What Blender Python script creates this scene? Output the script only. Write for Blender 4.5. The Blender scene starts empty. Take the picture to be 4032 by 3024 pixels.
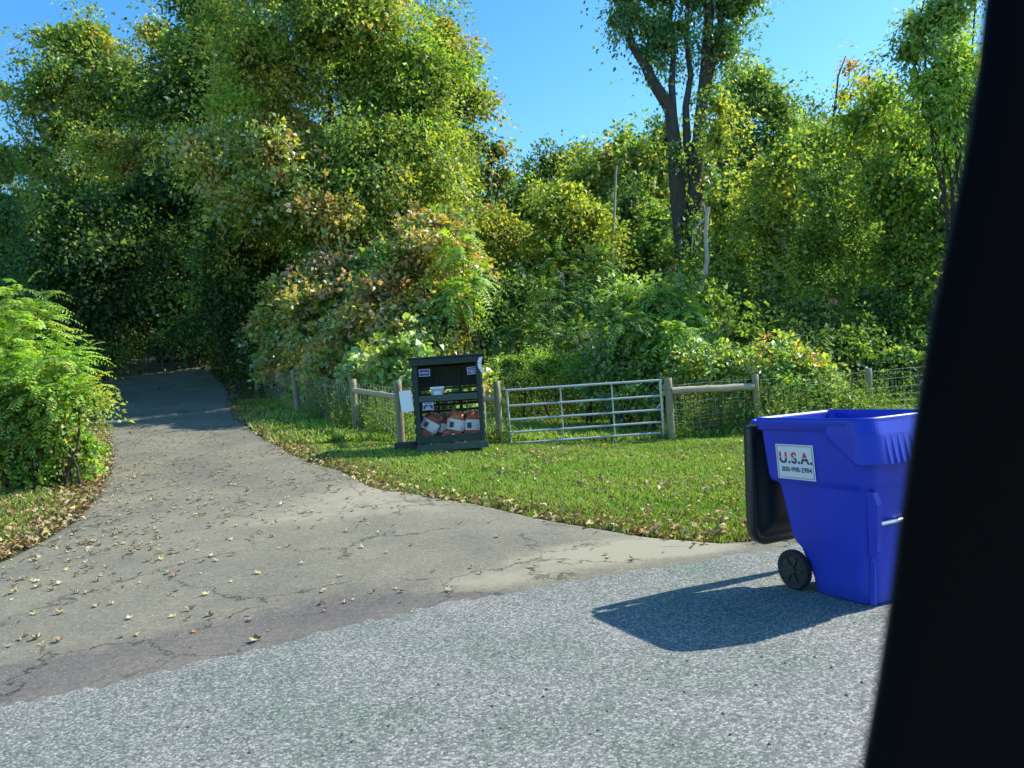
import bpy, math, random
import numpy as np
from mathutils import Vector, Matrix
R = math.radians
random.seed(7)
sc = bpy.context.scene
col = sc.collection

# ------------------------------------------------------------------ camera
EYE = 1.5
FPX = 3029.0                      # focal length in pixels of the 4032 px wide photograph
ROLL = R(4.0)
cam_d = bpy.data.cameras.new('camera')
cam_d.sensor_width = 36.0
cam_d.lens = FPX / 4032 * 36
cam_d.clip_start = 0.05
cam_d.clip_end = 2000
cam_d.dof.use_dof = True
cam_d.dof.focus_distance = 8.0
cam_d.dof.aperture_fstop = 4.2
cam = bpy.data.objects.new('camera', cam_d)
col.objects.link(cam)
_c, _s = math.cos(ROLL), math.sin(ROLL)
# columns: right, up, back of the camera
cam.matrix_world = Matrix(((_c, _s, 0, 0), (0, 0, -1, 0), (-_s, _c, 0, EYE), (0, 0, 0, 1)))
cam.matrix_world = Matrix(((_c, -_s * -1, 0, 0), (0, 0, -1, 0), (-_s, _c, 0, EYE), (0, 0, 0, 1)))
sc.camera = cam

# ------------------------------------------------------------------ sky and sun
SUN = Vector((1.10, 0.37, 1.0)).normalized()
el = math.asin(SUN.z)
az = math.atan2(SUN.x, SUN.y)     # clockwise from +Y
world = bpy.data.worlds.new('World')
sc.world = world
world.use_nodes = True
nt = world.node_tree
nt.nodes.clear()
sky = nt.nodes.new('ShaderNodeTexSky')
sky.sky_type = 'NISHITA'
sky.sun_disc = False
sky.sun_elevation = el
sky.sun_rotation = az
sky.air_density = 1.0
sky.dust_density = 0.3
sky.ozone_density = 2.5
hs = nt.nodes.new('ShaderNodeHueSaturation')
hs.inputs['Hue'].default_value = 0.497
hs.inputs['Saturation'].default_value = 1.32
hs.inputs['Value'].default_value = 1.2
bg = nt.nodes.new('ShaderNodeBackground')
bg.inputs['Strength'].default_value = 0.15
wo = nt.nodes.new('ShaderNodeOutputWorld')
nt.links.new(sky.outputs[0], hs.inputs['Color'])
nt.links.new(hs.outputs[0], bg.inputs['Color'])
nt.links.new(bg.outputs[0], wo.inputs['Surface'])

sun_d = bpy.data.lights.new('sun', 'SUN')
sun_d.energy = 5.0
sun_d.angle = R(0.5)
sun_d.color = (1.0, 0.95, 0.86)
sun = bpy.data.objects.new('sun', sun_d)
col.objects.link(sun)
sun.rotation_euler = SUN.to_track_quat('Z', 'Y').to_euler()
sun.location = (20, 8, 30)

sc.view_settings.view_transform = 'Standard'
sc.view_settings.look = 'None'
sc.view_settings.exposure = 0.7
sc.view_settings.gamma = 1.0
cy = sc.cycles
cy.max_bounces = 4
cy.diffuse_bounces = 2
cy.glossy_bounces = 2
cy.transmission_bounces = 4
cy.transparent_max_bounces = 4
cy.caustics_reflective = False
cy.caustics_refractive = False
cy.use_denoising = True

# ------------------------------------------------------------------ geometry helpers
def ray(u, v):
    a, b = (u - 2016) / FPX, (1512 - v) / FPX
    return Vector((a * _c + b * _s, 1.0, -a * _s + b * _c))

def P(u, v, D):
    r = ray(u, v)
    return Vector((r.x * D, D, EYE + r.z * D))

LY = [-1e3, 5, 8, 11, 15, 17, 24, 30, 36, 42, 60, 100, 160, 1e4]
LZ = [0, 0, .12, .3, .58, .72, 1.25, 2.2, 3.3, 4.3, 7.5, 15, 22, 22]
RY = [-1e3, 6.5, 12, 15, 25, 35, 50, 70, 100, 160, 1e4]
RZ = [0, 0, .1, .15, .22, .6, 2.6, 7, 13, 18, 18]
def terr(x, y):
    x = np.asarray(x, float); y = np.asarray(y, float)
    t = np.clip((x + 5) / 9, 0, 1); s = t * t * (3 - 2 * t)
    l = (np.interp(y - .7, LY, LZ) + np.interp(y, LY, LZ) + np.interp(y + .7, LY, LZ)) / 3
    r = (np.interp(y - .7, RY, RZ) + np.interp(y, RY, RZ) + np.interp(y + .7, RY, RZ)) / 3
    z = l * (1 - s) + r * s
    bump = 0.018 * np.sin(x * 2.3 + 1.1 * np.sin(y * 1.7)) * np.sin(y * 2.9 + x) * np.clip((y - 7) / 3, 0, 1)
    return z + bump * (1 - np.clip((y - 60) / 20, 0, 1))

def _ip(v, X_, Y_):
    for i in range(len(X_) - 1):
        if v <= X_[i + 1]:
            return Y_[i] + (Y_[i + 1] - Y_[i]) * (v - X_[i]) / (X_[i + 1] - X_[i])
    return Y_[-1]
def terr1(x, y):
    t = min(1, max(0, (x + 5) / 9)); s = t * t * (3 - 2 * t)
    l = (_ip(y - .7, LY, LZ) + _ip(y, LY, LZ) + _ip(y + .7, LY, LZ)) / 3
    r = (_ip(y - .7, RY, RZ) + _ip(y, RY, RZ) + _ip(y + .7, RY, RZ)) / 3
    b = 0.018 * math.sin(x * 2.3 + 1.1 * math.sin(y * 1.7)) * math.sin(y * 2.9 + x) * min(1, max(0, (y - 7) / 3))
    return l * (1 - s) + r * s + b * (1 - min(1, max(0, (y - 60) / 20)))

def G(u, v):
    """where the ray through photo pixel u,v meets the terrain"""
    r = ray(u, v); d = 1.0; prev = 1.0
    while d < 150:
        if EYE + r.z * d <= terr1(r.x * d, d):
            lo, hi = prev, d
            for _ in range(24):
                m = (lo + hi) / 2
                if EYE + r.z * m <= terr1(r.x * m, m): hi = m
                else: lo = m
            d = hi
            break
        prev = d; d += 0.25
    x = r.x * d
    return Vector((x, d, terr1(x, d)))

def link(o, parent=None):
    col.objects.link(o)
    if parent: o.parent = parent
    return o

def tag(o, label=None, cat=None, group=None, kind=None):
    if label: o['label'] = label
    if cat: o['category'] = cat
    if group: o['group'] = group
    if kind: o['kind'] = kind
    return o

def empty(name, loc=(0, 0, 0), rz=0, label=None, cat=None, group=None):
    o = bpy.data.objects.new(name, None)
    o.empty_display_size = .2
    o.location = loc; o.rotation_euler = (0, 0, rz)
    link(o)
    return tag(o, label, cat, group)

class MB:
    """collects simple shapes into one mesh"""
    def __init__(s): s.v = []; s.f = []; s.sm = []
    def add(s, vs, fs, smooth=False):
        n = len(s.v); s.v += [tuple(p) for p in vs]
        s.f += [tuple(i + n for i in f) for f in fs]; s.sm += [smooth] * len(fs)
    def box(s, x0, x1, y0, y1, z0, z1, M=None):
        vs = [Vector((x, y, z)) for z in (z0, z1) for y in (y0, y1) for x in (x0, x1)]
        if M: vs = [M @ p for p in vs]
        s.add(vs, [(0, 2, 3, 1), (4, 5, 7, 6), (0, 1, 5, 4), (2, 6, 7, 3), (0, 4, 6, 2), (1, 3, 7, 5)])
    def bbox(s, x0, x1, y0, y1, z0, z1, b=.004, M=None):
        """box with bevelled edges"""
        vs = []; xs = (x0, x1); ys = (y0, y1); zs = (z0, z1)
        idx = {}
        for i in (0, 1):
            for j in (0, 1):
                for k in (0, 1):
                    c = Vector((xs[i], ys[j], zs[k])); d = Vector((1 - 2 * i, 1 - 2 * j, 1 - 2 * k)) * b
                    for ax in range(3):
                        p = c + d; p[ax] = c[ax]
                        idx[(i, j, k, ax)] = len(vs); vs.append(M @ p if M else p)
        fs = []
        def q(*k): fs.append([idx[t] for t in k])
        for i in (0, 1):
            a = [(i, 0, 0, 0), (i, 1, 0, 0), (i, 1, 1, 0), (i, 0, 1, 0)]
            q(*(a if i else a[::-1]))
            a = [(0, i, 0, 1), (0, i, 1, 1), (1, i, 1, 1), (1, i, 0, 1)]
            q(*(a if i else a[::-1]))
            a = [(0, 0, i, 2), (1, 0, i, 2), (1, 1, i, 2), (0, 1, i, 2)]
            q(*(a if i else a[::-1]))
        for i in (0, 1):
            for j in (0, 1):
                q((i, j, 0, 0), (i, j, 1, 0), (i, j, 1, 1), (i, j, 0, 1))
                q((i, 0, j, 0), (i, 1, j, 0), (i, 1, j, 2), (i, 0, j, 2))
                q((0, i, j, 1), (1, i, j, 1), (1, i, j, 2), (0, i, j, 2))
                for k in (0, 1):
                    q((i, j, k, 0), (i, j, k, 1), (i, j, k, 2))
        s.add(vs, fs)
    def tube(s, pts, rad, n=8, cap=True, smooth=True):
        pts = [Vector(p) for p in pts]
        if not hasattr(rad, '__len__'): rad = [rad] * len(pts)
        vs = []; fs = []
        up = Vector((0, 0, 1)); prevx = None
        for i, p in enumerate(pts):
            d = (pts[min(i + 1, len(pts) - 1)] - pts[max(i - 1, 0)]).normalized()
            if prevx is None:
                a = up if abs(d.z) < .9 else Vector((1, 0, 0))
                x = d.cross(a).normalized()
            else:
                x = (prevx - d * prevx.dot(d)).normalized()
            prevx = x; y = d.cross(x)
            for k in range(n):
                t = 2 * math.pi * k / n
                vs.append(p + (x * math.cos(t) + y * math.sin(t)) * rad[i])
        for i in range(len(pts) - 1):
            for k in range(n):
                k2 = (k + 1) % n
                fs.append((i * n + k, i * n + k2, (i + 1) * n + k2, (i + 1) * n + k))
        s.add(vs, fs, smooth)
        if cap:
            s.add(vs[:n], [tuple(range(n))[::-1]]); s.add(vs[-n:], [tuple(range(n))])
    def build(s, name, mat, parent=None, mats=None):
        me = bpy.data.meshes.new(name)
        me.from_pydata(s.v, [], s.f)
        me.polygons.foreach_set('use_smooth', s.sm)
        import bmesh
        bm = bmesh.new(); bm.from_mesh(me)
        bmesh.ops.recalc_face_normals(bm, faces=bm.faces)
        bm.to_mesh(me); bm.free()
        me.materials.append(mat)
        return link(bpy.data.objects.new(name, me), parent)

def fast_mesh(name, V, nper, colors, mat, parent=None):
    """V (n, nper, 3) vertices of n separate polygons, colours (n,3)"""
    n = V.shape[0]
    me = bpy.data.meshes.new(name)
    me.vertices.add(n * nper); me.loops.add(n * nper); me.polygons.add(n)
    me.vertices.foreach_set('co', V.astype(np.float32).ravel())
    me.loops.foreach_set('vertex_index', np.arange(n * nper, dtype=np.int32))
    me.polygons.foreach_set('loop_start', np.arange(0, n * nper, nper, dtype=np.int32))
    me.polygons.foreach_set('loop_total', np.full(n, nper, dtype=np.int32))
    at = me.attributes.new('lcol', 'FLOAT_COLOR', 'POINT')
    c = np.ones((n, nper, 4), np.float32); c[:, :, :3] = colors[:, None, :]
    c[:, :, :3] *= np.minimum(1, .58 / np.maximum(c[:, :, :3].max(-1, keepdims=True), 1e-6))
    at.data.foreach_set('color', c.ravel())
    me.update(calc_edges=True)
    me.materials.append(mat)
    return link(bpy.data.objects.new(name, me), parent)

# ------------------------------------------------------------------ materials
def newmat(name):
    m = bpy.data.materials.new(name); m.use_nodes = True
    n = m.node_tree.nodes; n.clear()
    o = n.new('ShaderNodeOutputMaterial')
    return m, m.node_tree, n, o

def N(nt, typ, **kw):
    n = nt.nodes.new(typ)
    for k, v in kw.items():
        if k in n.inputs: n.inputs[k].default_value = v
        else: setattr(n, k, v)
    return n

def plain(name, c, rough=.6, metal=0, noise=0, scale=8, bump=0, spec=.4, c2=None, coat=0, stretch=None):
    m, nt, n, o = newmat(name)
    b = N(nt, 'ShaderNodeBsdfPrincipled', Roughness=rough, Metallic=metal)
    b.inputs['Specular IOR Level'].default_value = spec
    b.inputs['Coat Weight'].default_value = coat
    b.inputs['Base Color'].default_value = (*c, 1)
    if noise or bump:
        tc = N(nt, 'ShaderNodeTexCoord')
        src = tc.outputs['Object']
        if stretch:
            mp = N(nt, 'ShaderNodeMapping'); mp.inputs['Scale'].default_value = stretch
            nt.links.new(src, mp.inputs[0]); src = mp.outputs[0]
        tx = N(nt, 'ShaderNodeTexNoise', Scale=scale, Detail=6.0, Roughness=.65)
        nt.links.new(src, tx.inputs['Vector'])
        if noise:
            r = N(nt, 'ShaderNodeValToRGB')
            r.color_ramp.elements[0].position = .3; r.color_ramp.elements[1].position = .7
            c2 = c2 or tuple(x * (1 - noise) for x in c)
            r.color_ramp.elements[0].color = (*c2, 1); r.color_ramp.elements[1].color = (*c, 1)
            nt.links.new(tx.outputs[0], r.inputs[0]); nt.links.new(r.outputs[0], b.inputs['Base Color'])
        if bump:
            bp = N(nt, 'ShaderNodeBump', Strength=min(bump, 1.0), Distance=.01)
            nt.links.new(tx.outputs[0], bp.inputs['Height']); nt.links.new(bp.outputs[0], b.inputs['Normal'])
    nt.links.new(b.outputs[0], o.inputs[0])
    return m

def leafmat(name, trans=.4, gloss=.05, rough=.35, tint=(1.35, 1.4, .45)):
    m, nt, n, o = newmat(name)
    at = N(nt, 'ShaderNodeAttribute', attribute_name='lcol')
    d = N(nt, 'ShaderNodeBsdfDiffuse')
    t = N(nt, 'ShaderNodeBsdfTranslucent')
    mul = N(nt, 'ShaderNodeMix', data_type='RGBA', blend_type='MULTIPLY')
    mul.inputs[0].default_value = 1.0
    mul.inputs[7].default_value = (*tint, 1)
    nt.links.new(at.outputs['Color'], mul.inputs[6])
    nt.links.new(at.outputs['Color'], d.inputs['Color'])
    nt.links.new(mul.outputs[2], t.inputs['Color'])
    mx = N(nt, 'ShaderNodeMixShader'); mx.inputs[0].default_value = trans
    nt.links.new(d.outputs[0], mx.inputs[1]); nt.links.new(t.outputs[0], mx.inputs[2])
    g = N(nt, 'ShaderNodeBsdfGlossy', Roughness=rough)
    g.inputs['Color'].default_value = (.9, .95, 1, 1)
    m2 = N(nt, 'ShaderNodeMixShader'); m2.inputs[0].default_value = gloss
    nt.links.new(mx.outputs[0], m2.inputs[1]); nt.links.new(g.outputs[0], m2.inputs[2])
    nt.links.new(m2.outputs[0], o.inputs[0])
    return m

M_leaf = leafmat('leaf', .46, .03, .5)
M_leafg = leafmat('leaf_glossy', .48, .07, .42)
M_grass = leafmat('grass_blade', .35, .04, .5)
M_dry = leafmat('dry_leaf', .15, .02, .6, (1.1, 1, .8))
M_bark = plain('bark', (.16, .135, .11), .9, noise=.6, scale=5, bump=1.0, spec=.1, stretch=(4, 4, .8))
M_barkd = plain('bark_dark', (.085, .07, .055), .9, noise=.6, scale=6, bump=1.0, spec=.1, stretch=(4, 4, .8))
M_snag = plain('bleached_wood', (.52, .47, .4), .8, noise=.35, scale=7, bump=.6, spec=.1, stretch=(4, 4, .6))

def binmat(name, c):
    m, nt, n, o = newmat(name); L = nt.links.new
    tc = N(nt, 'ShaderNodeTexCoord')
    mp = N(nt, 'ShaderNodeMapping'); mp.inputs['Scale'].default_value = (1, 1, .35); L(tc.outputs['Object'], mp.inputs[0])
    a = N(nt, 'ShaderNodeTexNoise', Scale=4.0, Detail=5.0, Roughness=.6); L(mp.outputs[0], a.inputs['Vector'])
    r = N(nt, 'ShaderNodeValToRGB'); r.color_ramp.elements[0].position = .3; r.color_ramp.elements[1].position = .72
    r.color_ramp.elements[0].color = (*[x * .72 for x in c], 1); r.color_ramp.elements[1].color = (*c, 1)
    L(a.outputs[0], r.inputs[0])
    s = N(nt, 'ShaderNodeTexNoise', Scale=26.0, Detail=8.0, Roughness=.85, Distortion=1.5); L(mp.outputs[0], s.inputs['Vector'])
    r2 = N(nt, 'ShaderNodeValToRGB'); r2.color_ramp.elements[0].position = .62; r2.color_ramp.elements[1].position = .74
    r2.color_ramp.elements[0].color = (0, 0, 0, 1); r2.color_ramp.elements[1].color = (.35, .35, .35, 1)
    L(s.outputs[0], r2.inputs[0])
    # dust towards the foot
    sp = N(nt, 'ShaderNodeSeparateXYZ'); L(tc.outputs['Object'], sp.inputs[0])
    mr = N(nt, 'ShaderNodeMapRange'); mr.inputs['From Min'].default_value = .32; mr.inputs['From Max'].default_value = 0.0; mr.inputs['To Max'].default_value = .3
    L(sp.outputs['Z'], mr.inputs['Value'])
    mm = N(nt, 'ShaderNodeMath', operation='MULTIPLY'); L(mr.outputs[0], mm.inputs[0]); L(s.outputs[0], mm.inputs[1])
    ad = N(nt, 'ShaderNodeMath', operation='ADD'); L(r2.outputs[0], ad.inputs[0]); L(mm.outputs[0], ad.inputs[1])
    mx = N(nt, 'ShaderNodeMix', data_type='RGBA'); mx.inputs[7].default_value = (.16, .2, .5, 1)
    L(ad.outputs[0], mx.inputs[0]); L(r.outputs[0], mx.inputs[6])
    b = N(nt, 'ShaderNodeBsdfPrincipled', Roughness=.4); b.inputs['Specular IOR Level'].default_value = .4
    L(mx.outputs[2], b.inputs['Base Color'])
    rr = N(nt, 'ShaderNodeMapRange'); rr.inputs['To Min'].default_value = .3; rr.inputs['To Max'].default_value = .55; L(a.outputs[0], rr.inputs['Value']); L(rr.outputs[0], b.inputs['Roughness'])
    bp = N(nt, 'ShaderNodeBump', Strength=.12, Distance=.004); L(s.outputs[0], bp.inputs['Height']); L(bp.outputs[0], b.inputs['Normal'])
    L(b.outputs[0], o.inputs[0])
    return m

def groundmat():
    m, nt, n, o = newmat('soil_and_turf')
    tc = N(nt, 'ShaderNodeTexCoord')
    a = N(nt, 'ShaderNodeTexNoise', Scale=.9, Detail=5.0, Roughness=.6)
    b2 = N(nt, 'ShaderNodeTexNoise', Scale=30.0, Detail=5.0, Roughness=.7)
    for t in (a, b2): nt.links.new(tc.outputs['Object'], t.inputs['Vector'])
    r = N(nt, 'ShaderNodeValToRGB')
    e = r.color_ramp.elements
    e[0].position = .38; e[0].color = (.045, .065, .018, 1)
    e[1].position = .66; e[1].color = (.13, .10, .05, 1)
    nt.links.new(a.outputs[0], r.inputs[0])
    mx = N(nt, 'ShaderNodeMix', data_type='RGBA', blend_type='MULTIPLY'); mx.inputs[0].default_value = .7
    r2 = N(nt, 'ShaderNodeValToRGB'); r2.color_ramp.elements[0].position = .3; r2.color_ramp.elements[1].position = .7
    r2.color_ramp.elements[0].color = (.35, .35, .35, 1); r2.color_ramp.elements[1].color = (1.2, 1.2, 1.2, 1)
    nt.links.new(b2.outputs[0], r2.inputs[0])
    nt.links.new(r.outputs[0], mx.inputs[6]); nt.links.new(r2.outputs[0], mx.inputs[7])
    b = N(nt, 'ShaderNodeBsdfDiffuse', Roughness=.9)
    nt.links.new(mx.outputs[2], b.inputs[0])
    bp = N(nt, 'ShaderNodeBump', Strength=.8, Distance=.03)
    nt.links.new(b2.outputs[0], bp.inputs['Height']); nt.links.new(bp.outputs[0], b.inputs['Normal'])
    nt.links.new(b.outputs[0], o.inputs[0])
    return m

def roadmat():
    """worn coarse chip-seal: pale and dark stones in grey binder"""
    m, nt, n, o = newmat('coarse_asphalt')
    L = nt.links.new
    tc = N(nt, 'ShaderNodeTexCoord'); src = tc.outputs['Object']
    wn = N(nt, 'ShaderNodeTexNoise', Scale=40.0, Detail=2.0)
    L(src, wn.inputs['Vector'])
    ad = N(nt, 'ShaderNodeVectorMath', operation='MULTIPLY_ADD')
    L(wn.outputs['Color'], ad.inputs[0]); ad.inputs[1].default_value = (.012, .012, .012); L(src, ad.inputs[2])
    v = N(nt, 'ShaderNodeTexVoronoi', Scale=92.0, Randomness=1.0)
    L(ad.outputs[0], v.inputs['Vector'])
    sep = N(nt, 'ShaderNodeSeparateColor'); L(v.outputs['Color'], sep.inputs[0])
    r = N(nt, 'ShaderNodeValToRGB'); cr = r.color_ramp; cr.interpolation = 'LINEAR'
    cr.elements[0].position = 0; cr.elements[0].color = (.16, .165, .16, 1)
    cr.elements[1].position = 1; cr.elements[1].color = (.66, .655, .62, 1)
    for p, c in ((.25, (.25, .26, .25, 1)), (.6, (.33, .335, .32, 1)), (.82, (.5, .5, .47, 1))):
        e = cr.elements.new(p); e.color = c
    L(sep.outputs[0], r.inputs[0])
    # dark gaps between stones
    r3 = N(nt, 'ShaderNodeValToRGB'); r3.color_ramp.elements[0].position = .35; r3.color_ramp.elements[1].position = .75
    r3.color_ramp.elements[0].color = (1, 1, 1, 1); r3.color_ramp.elements[1].color = (.5, .51, .52, 1)
    sc3 = N(nt, 'ShaderNodeMath', operation='MULTIPLY'); sc3.inputs[1].default_value = 1.0
    L(v.outputs['Distance'], sc3.inputs[0]); L(sc3.outputs[0], r3.inputs[0])
    m1 = N(nt, 'ShaderNodeMix', data_type='RGBA', blend_type='MULTIPLY'); m1.inputs[0].default_value = .8
    L(r.outputs[0], m1.inputs[6]); L(r3.outputs[0], m1.inputs[7])
    big = N(nt, 'ShaderNodeTexNoise', Scale=1.3, Detail=5.0, Roughness=.6); L(src, big.inputs['Vector'])
    r4 = N(nt, 'ShaderNodeValToRGB'); r4.color_ramp.elements[0].position = .35; r4.color_ramp.elements[1].position = .68
    r4.color_ramp.elements[0].color = (.51, .58, .50, 1); r4.color_ramp.elements[1].color = (.76, .725, .68, 1)
    L(big.outputs[0], r4.inputs[0])
    m2 = N(nt, 'ShaderNodeMix', data_type='RGBA', blend_type='MULTIPLY'); m2.inputs[0].default_value = 1
    L(m1.outputs[2], m2.inputs[6]); L(r4.outputs[0], m2.inputs[7])
    # sparse tar-dark holes
    v2 = N(nt, 'ShaderNodeTexVoronoi', Scale=11.0, Randomness=1.0); L(src, v2.inputs['Vector'])
    r5 = N(nt, 'ShaderNodeValToRGB'); r5.color_ramp.elements[0].position = .045; r5.color_ramp.elements[1].position = .085
    r5.color_ramp.elements[0].color = (.18, .18, .18, 1); r5.color_ramp.elements[1].color = (1, 1, 1, 1)
    L(v2.outputs['Distance'], r5.inputs[0])
    m3 = N(nt, 'ShaderNodeMix', data_type='RGBA', blend_type='MULTIPLY'); m3.inputs[0].default_value = 1
    L(m2.outputs[2], m3.inputs[6]); L(r5.outputs[0], m3.inputs[7])
    b = N(nt, 'ShaderNodeBsdfPrincipled', Roughness=.85); b.inputs['Specular IOR Level'].default_value = .25
    L(m3.outputs[2], b.inputs['Base Color'])
    inv = N(nt, 'ShaderNodeMath', operation='SUBTRACT'); inv.inputs[0].default_value = 1.0; L(v.outputs['Distance'], inv.inputs[1])
    bp = N(nt, 'ShaderNodeBump', Strength=.55, Distance=.004); L(inv.outputs[0], bp.inputs['Height'])
    L(bp.outputs[0], b.inputs['Normal'])
    L(b.outputs[0], o.inputs[0])
    return m

def drivemat(name='fine_asphalt', base=(.222, .206, .145), dark=(.162, .152, .115), sand=(.31, .285, .195)):
    m, nt, n, o = newmat(name)
    L = nt.links.new
    tc = N(nt, 'ShaderNodeTexCoord'); src = tc.outputs['Object']
    big = N(nt, 'ShaderNodeTexNoise', Scale=.8, Detail=6.0, Roughness=.62); L(src, big.inputs['Vector'])
    r = N(nt, 'ShaderNodeValToRGB'); r.color_ramp.elements[0].position = .36; r.color_ramp.elements[1].position = .64
    r.color_ramp.elements[0].color = (*dark, 1); r.color_ramp.elements[1].color = (*base, 1)
    L(big.outputs[0], r.inputs[0])
    fine = N(nt, 'ShaderNodeTexNoise', Scale=70.0, Detail=5.0, Roughness=.8); L(src, fine.inputs['Vector'])
    r2 = N(nt, 'ShaderNodeValToRGB'); r2.color_ramp.elements[0].position = .3; r2.color_ramp.elements[1].position = .72
    r2.color_ramp.elements[0].color = (.45, .45, .46, 1); r2.color_ramp.elements[1].color = (1.5, 1.5, 1.45, 1)
    L(fine.outputs[0], r2.inputs[0])
    m1 = N(nt, 'ShaderNodeMix', data_type='RGBA', blend_type='MULTIPLY'); m1.inputs[0].default_value = 1
    L(r.outputs[0], m1.inputs[6]); L(r2.outputs[0], m1.inputs[7])
    mid = N(nt, 'ShaderNodeTexNoise', Scale=22.0, Detail=4.0, Roughness=.75); L(src, mid.inputs['Vector'])
    rm = N(nt, 'ShaderNodeValToRGB'); rm.color_ramp.elements[0].position = .32; rm.color_ramp.elements[1].position = .68
    rm.color_ramp.elements[0].color = (.78, .78, .79, 1); rm.color_ramp.elements[1].color = (1.2, 1.2, 1.18, 1)
    L(mid.outputs[0], rm.inputs[0])
    m15 = N(nt, 'ShaderNodeMix', data_type='RGBA', blend_type='MULTIPLY'); m15.inputs[0].default_value = 1
    L(m1.outputs[2], m15.inputs[6]); L(rm.outputs[0], m15.inputs[7]); m1 = m15
    # pale stone flecks
    v2 = N(nt, 'ShaderNodeTexVoronoi', Scale=26.0); L(src, v2.inputs['Vector'])
    r5 = N(nt, 'ShaderNodeValToRGB'); r5.color_ramp.elements[0].position = .07; r5.color_ramp.elements[1].position = .11
    r5.color_ramp.elements[0].color = (1, 1, 1, 1); r5.color_ramp.elements[1].color = (0, 0, 0, 1)
    L(v2.outputs['Distance'], r5.inputs[0])
    m2 = N(nt, 'ShaderNodeMix', data_type='RGBA'); m2.inputs[7].default_value = (.6, .58, .5, 1)
    L(r5.outputs[0], m2.inputs[0]); L(m1.outputs[2], m2.inputs[6])
    # washed sand lying on it, by attribute painted where the sand is
    at = N(nt, 'ShaderNodeAttribute', attribute_name='sand')
    sn = N(nt, 'ShaderNodeTexNoise', Scale=5.0, Detail=9.0, Roughness=.8); L(src, sn.inputs['Vector'])
    ml = N(nt, 'ShaderNodeMath', operation='MULTIPLY'); L(at.outputs['Fac'], ml.inputs[0]); L(sn.outputs[0], ml.inputs[1])
    r6 = N(nt, 'ShaderNodeValToRGB'); r6.color_ramp.elements[0].position = .22; r6.color_ramp.elements[1].position = .5
    r6.color_ramp.elements[0].color = (0, 0, 0, 1); r6.color_ramp.elements[1].color = (.9, .9, .9, 1)
    L(ml.outputs[0], r6.inputs[0])
    m3 = N(nt, 'ShaderNodeMix', data_type='RGBA'); m3.inputs[7].default_value = (*sand, 1)
    L(r6.outputs[0], m3.inputs[0]); L(m2.outputs[2], m3.inputs[6])
    at2 = N(nt, 'ShaderNodeAttribute', attribute_name='worn')
    wm = N(nt, 'ShaderNodeMath', operation='MULTIPLY_ADD'); L(sn.outputs[0], wm.inputs[0]); wm.inputs[1].default_value = .9; wm.inputs[2].default_value = -.45
    wa = N(nt, 'ShaderNodeMath', operation='ADD'); L(wm.outputs[0], wa.inputs[0]); L(at2.outputs['Fac'], wa.inputs[1])
    rw = N(nt, 'ShaderNodeValToRGB'); rw.color_ramp.elements[0].position = .42; rw.color_ramp.elements[1].position = .6
    rw.color_ramp.elements[0].color = (1, 1, 1, 1); rw.color_ramp.elements[1].color = (.72, .70, .84, 1)
    L(wa.outputs[0], rw.inputs[0])
    m35 = N(nt, 'ShaderNodeMix', data_type='RGBA', blend_type='MULTIPLY'); m35.inputs[0].default_value = 1
    L(m3.outputs[2], m35.inputs[6]); L(rw.outputs[0], m35.inputs[7]); m3 = m35
    # cracks
    wn = N(nt, 'ShaderNodeTexNoise', Scale=3.0, Detail=6.0, Roughness=.65); L(src, wn.inputs['Vector'])
    ad = N(nt, 'ShaderNodeVectorMath', operation='MULTIPLY_ADD')
    L(wn.outputs['Color'], ad.inputs[0]); ad.inputs[1].default_value = (.7, .7, .7); L(src, ad.inputs[2])
    vc = N(nt, 'ShaderNodeTexVoronoi', Scale=.75, feature='DISTANCE_TO_EDGE'); L(ad.outputs[0], vc.inputs['Vector'])
    r7 = N(nt, 'ShaderNodeValToRGB'); r7.color_ramp.elements[0].position = .004; r7.color_ramp.elements[1].position = .013
    r7.color_ramp.elements[0].color = (.33, .33, .33, 1); r7.color_ramp.elements[1].color = (1, 1, 1, 1)
    L(vc.outputs['Distance'], r7.inputs[0])
    gate = N(nt, 'ShaderNodeTexNoise', Scale=1.1, Detail=2.0); L(src, gate.inputs['Vector'])
    r8 = N(nt, 'ShaderNodeValToRGB'); r8.color_ramp.elements[0].position = .42; r8.color_ramp.elements[1].position = .50
    L(gate.outputs[0], r8.inputs[0])
    m4 = N(nt, 'ShaderNodeMix', data_type='RGBA', blend_type='MULTIPLY')
    L(r8.outputs[0], m4.inputs[0]); L(m3.outputs[2], m4.inputs[6]); L(r7.outputs[0], m4.inputs[7])
    b = N(nt, 'ShaderNodeBsdfPrincipled', Roughness=.9); b.inputs['Specular IOR Level'].default_value = .2
    L(m4.outputs[2], b.inputs['Base Color'])
    bp = N(nt, 'ShaderNodeBump', Strength=.5, Distance=.003); L(fine.outputs[0], bp.inputs['Height'])
    L(bp.outputs[0], b.inputs['Normal'])
    L(b.outputs[0], o.inputs[0])
    return m

# ------------------------------------------------------------------ ground, road, driveway
def grid_mesh(name, X, Y, Z, mat, attr=None):
    ny, nx = X.shape
    V = np.stack([X, Y, Z], -1).reshape(-1, 3)
    i = np.arange((ny - 1) * (nx - 1)); r, c = divmod(i, nx - 1)
    a = r * nx + c
    F = np.stack([a, a + 1, a + nx + 1, a + nx], 1)
    me = bpy.data.meshes.new(name)
    me.from_pydata(V.tolist(), [], F.tolist())
    me.polygons.foreach_set('use_smooth', [True] * len(F))
    if attr is not None:
        at = me.attributes.new('sand', 'FLOAT', 'POINT'); at.data.foreach_set('value', attr.ravel().astype(np.float32))
    me.materials.append(mat)
    o = link(bpy.data.objects.new(name, me))
    o['kind'] = 'structure'
    return o

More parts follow.
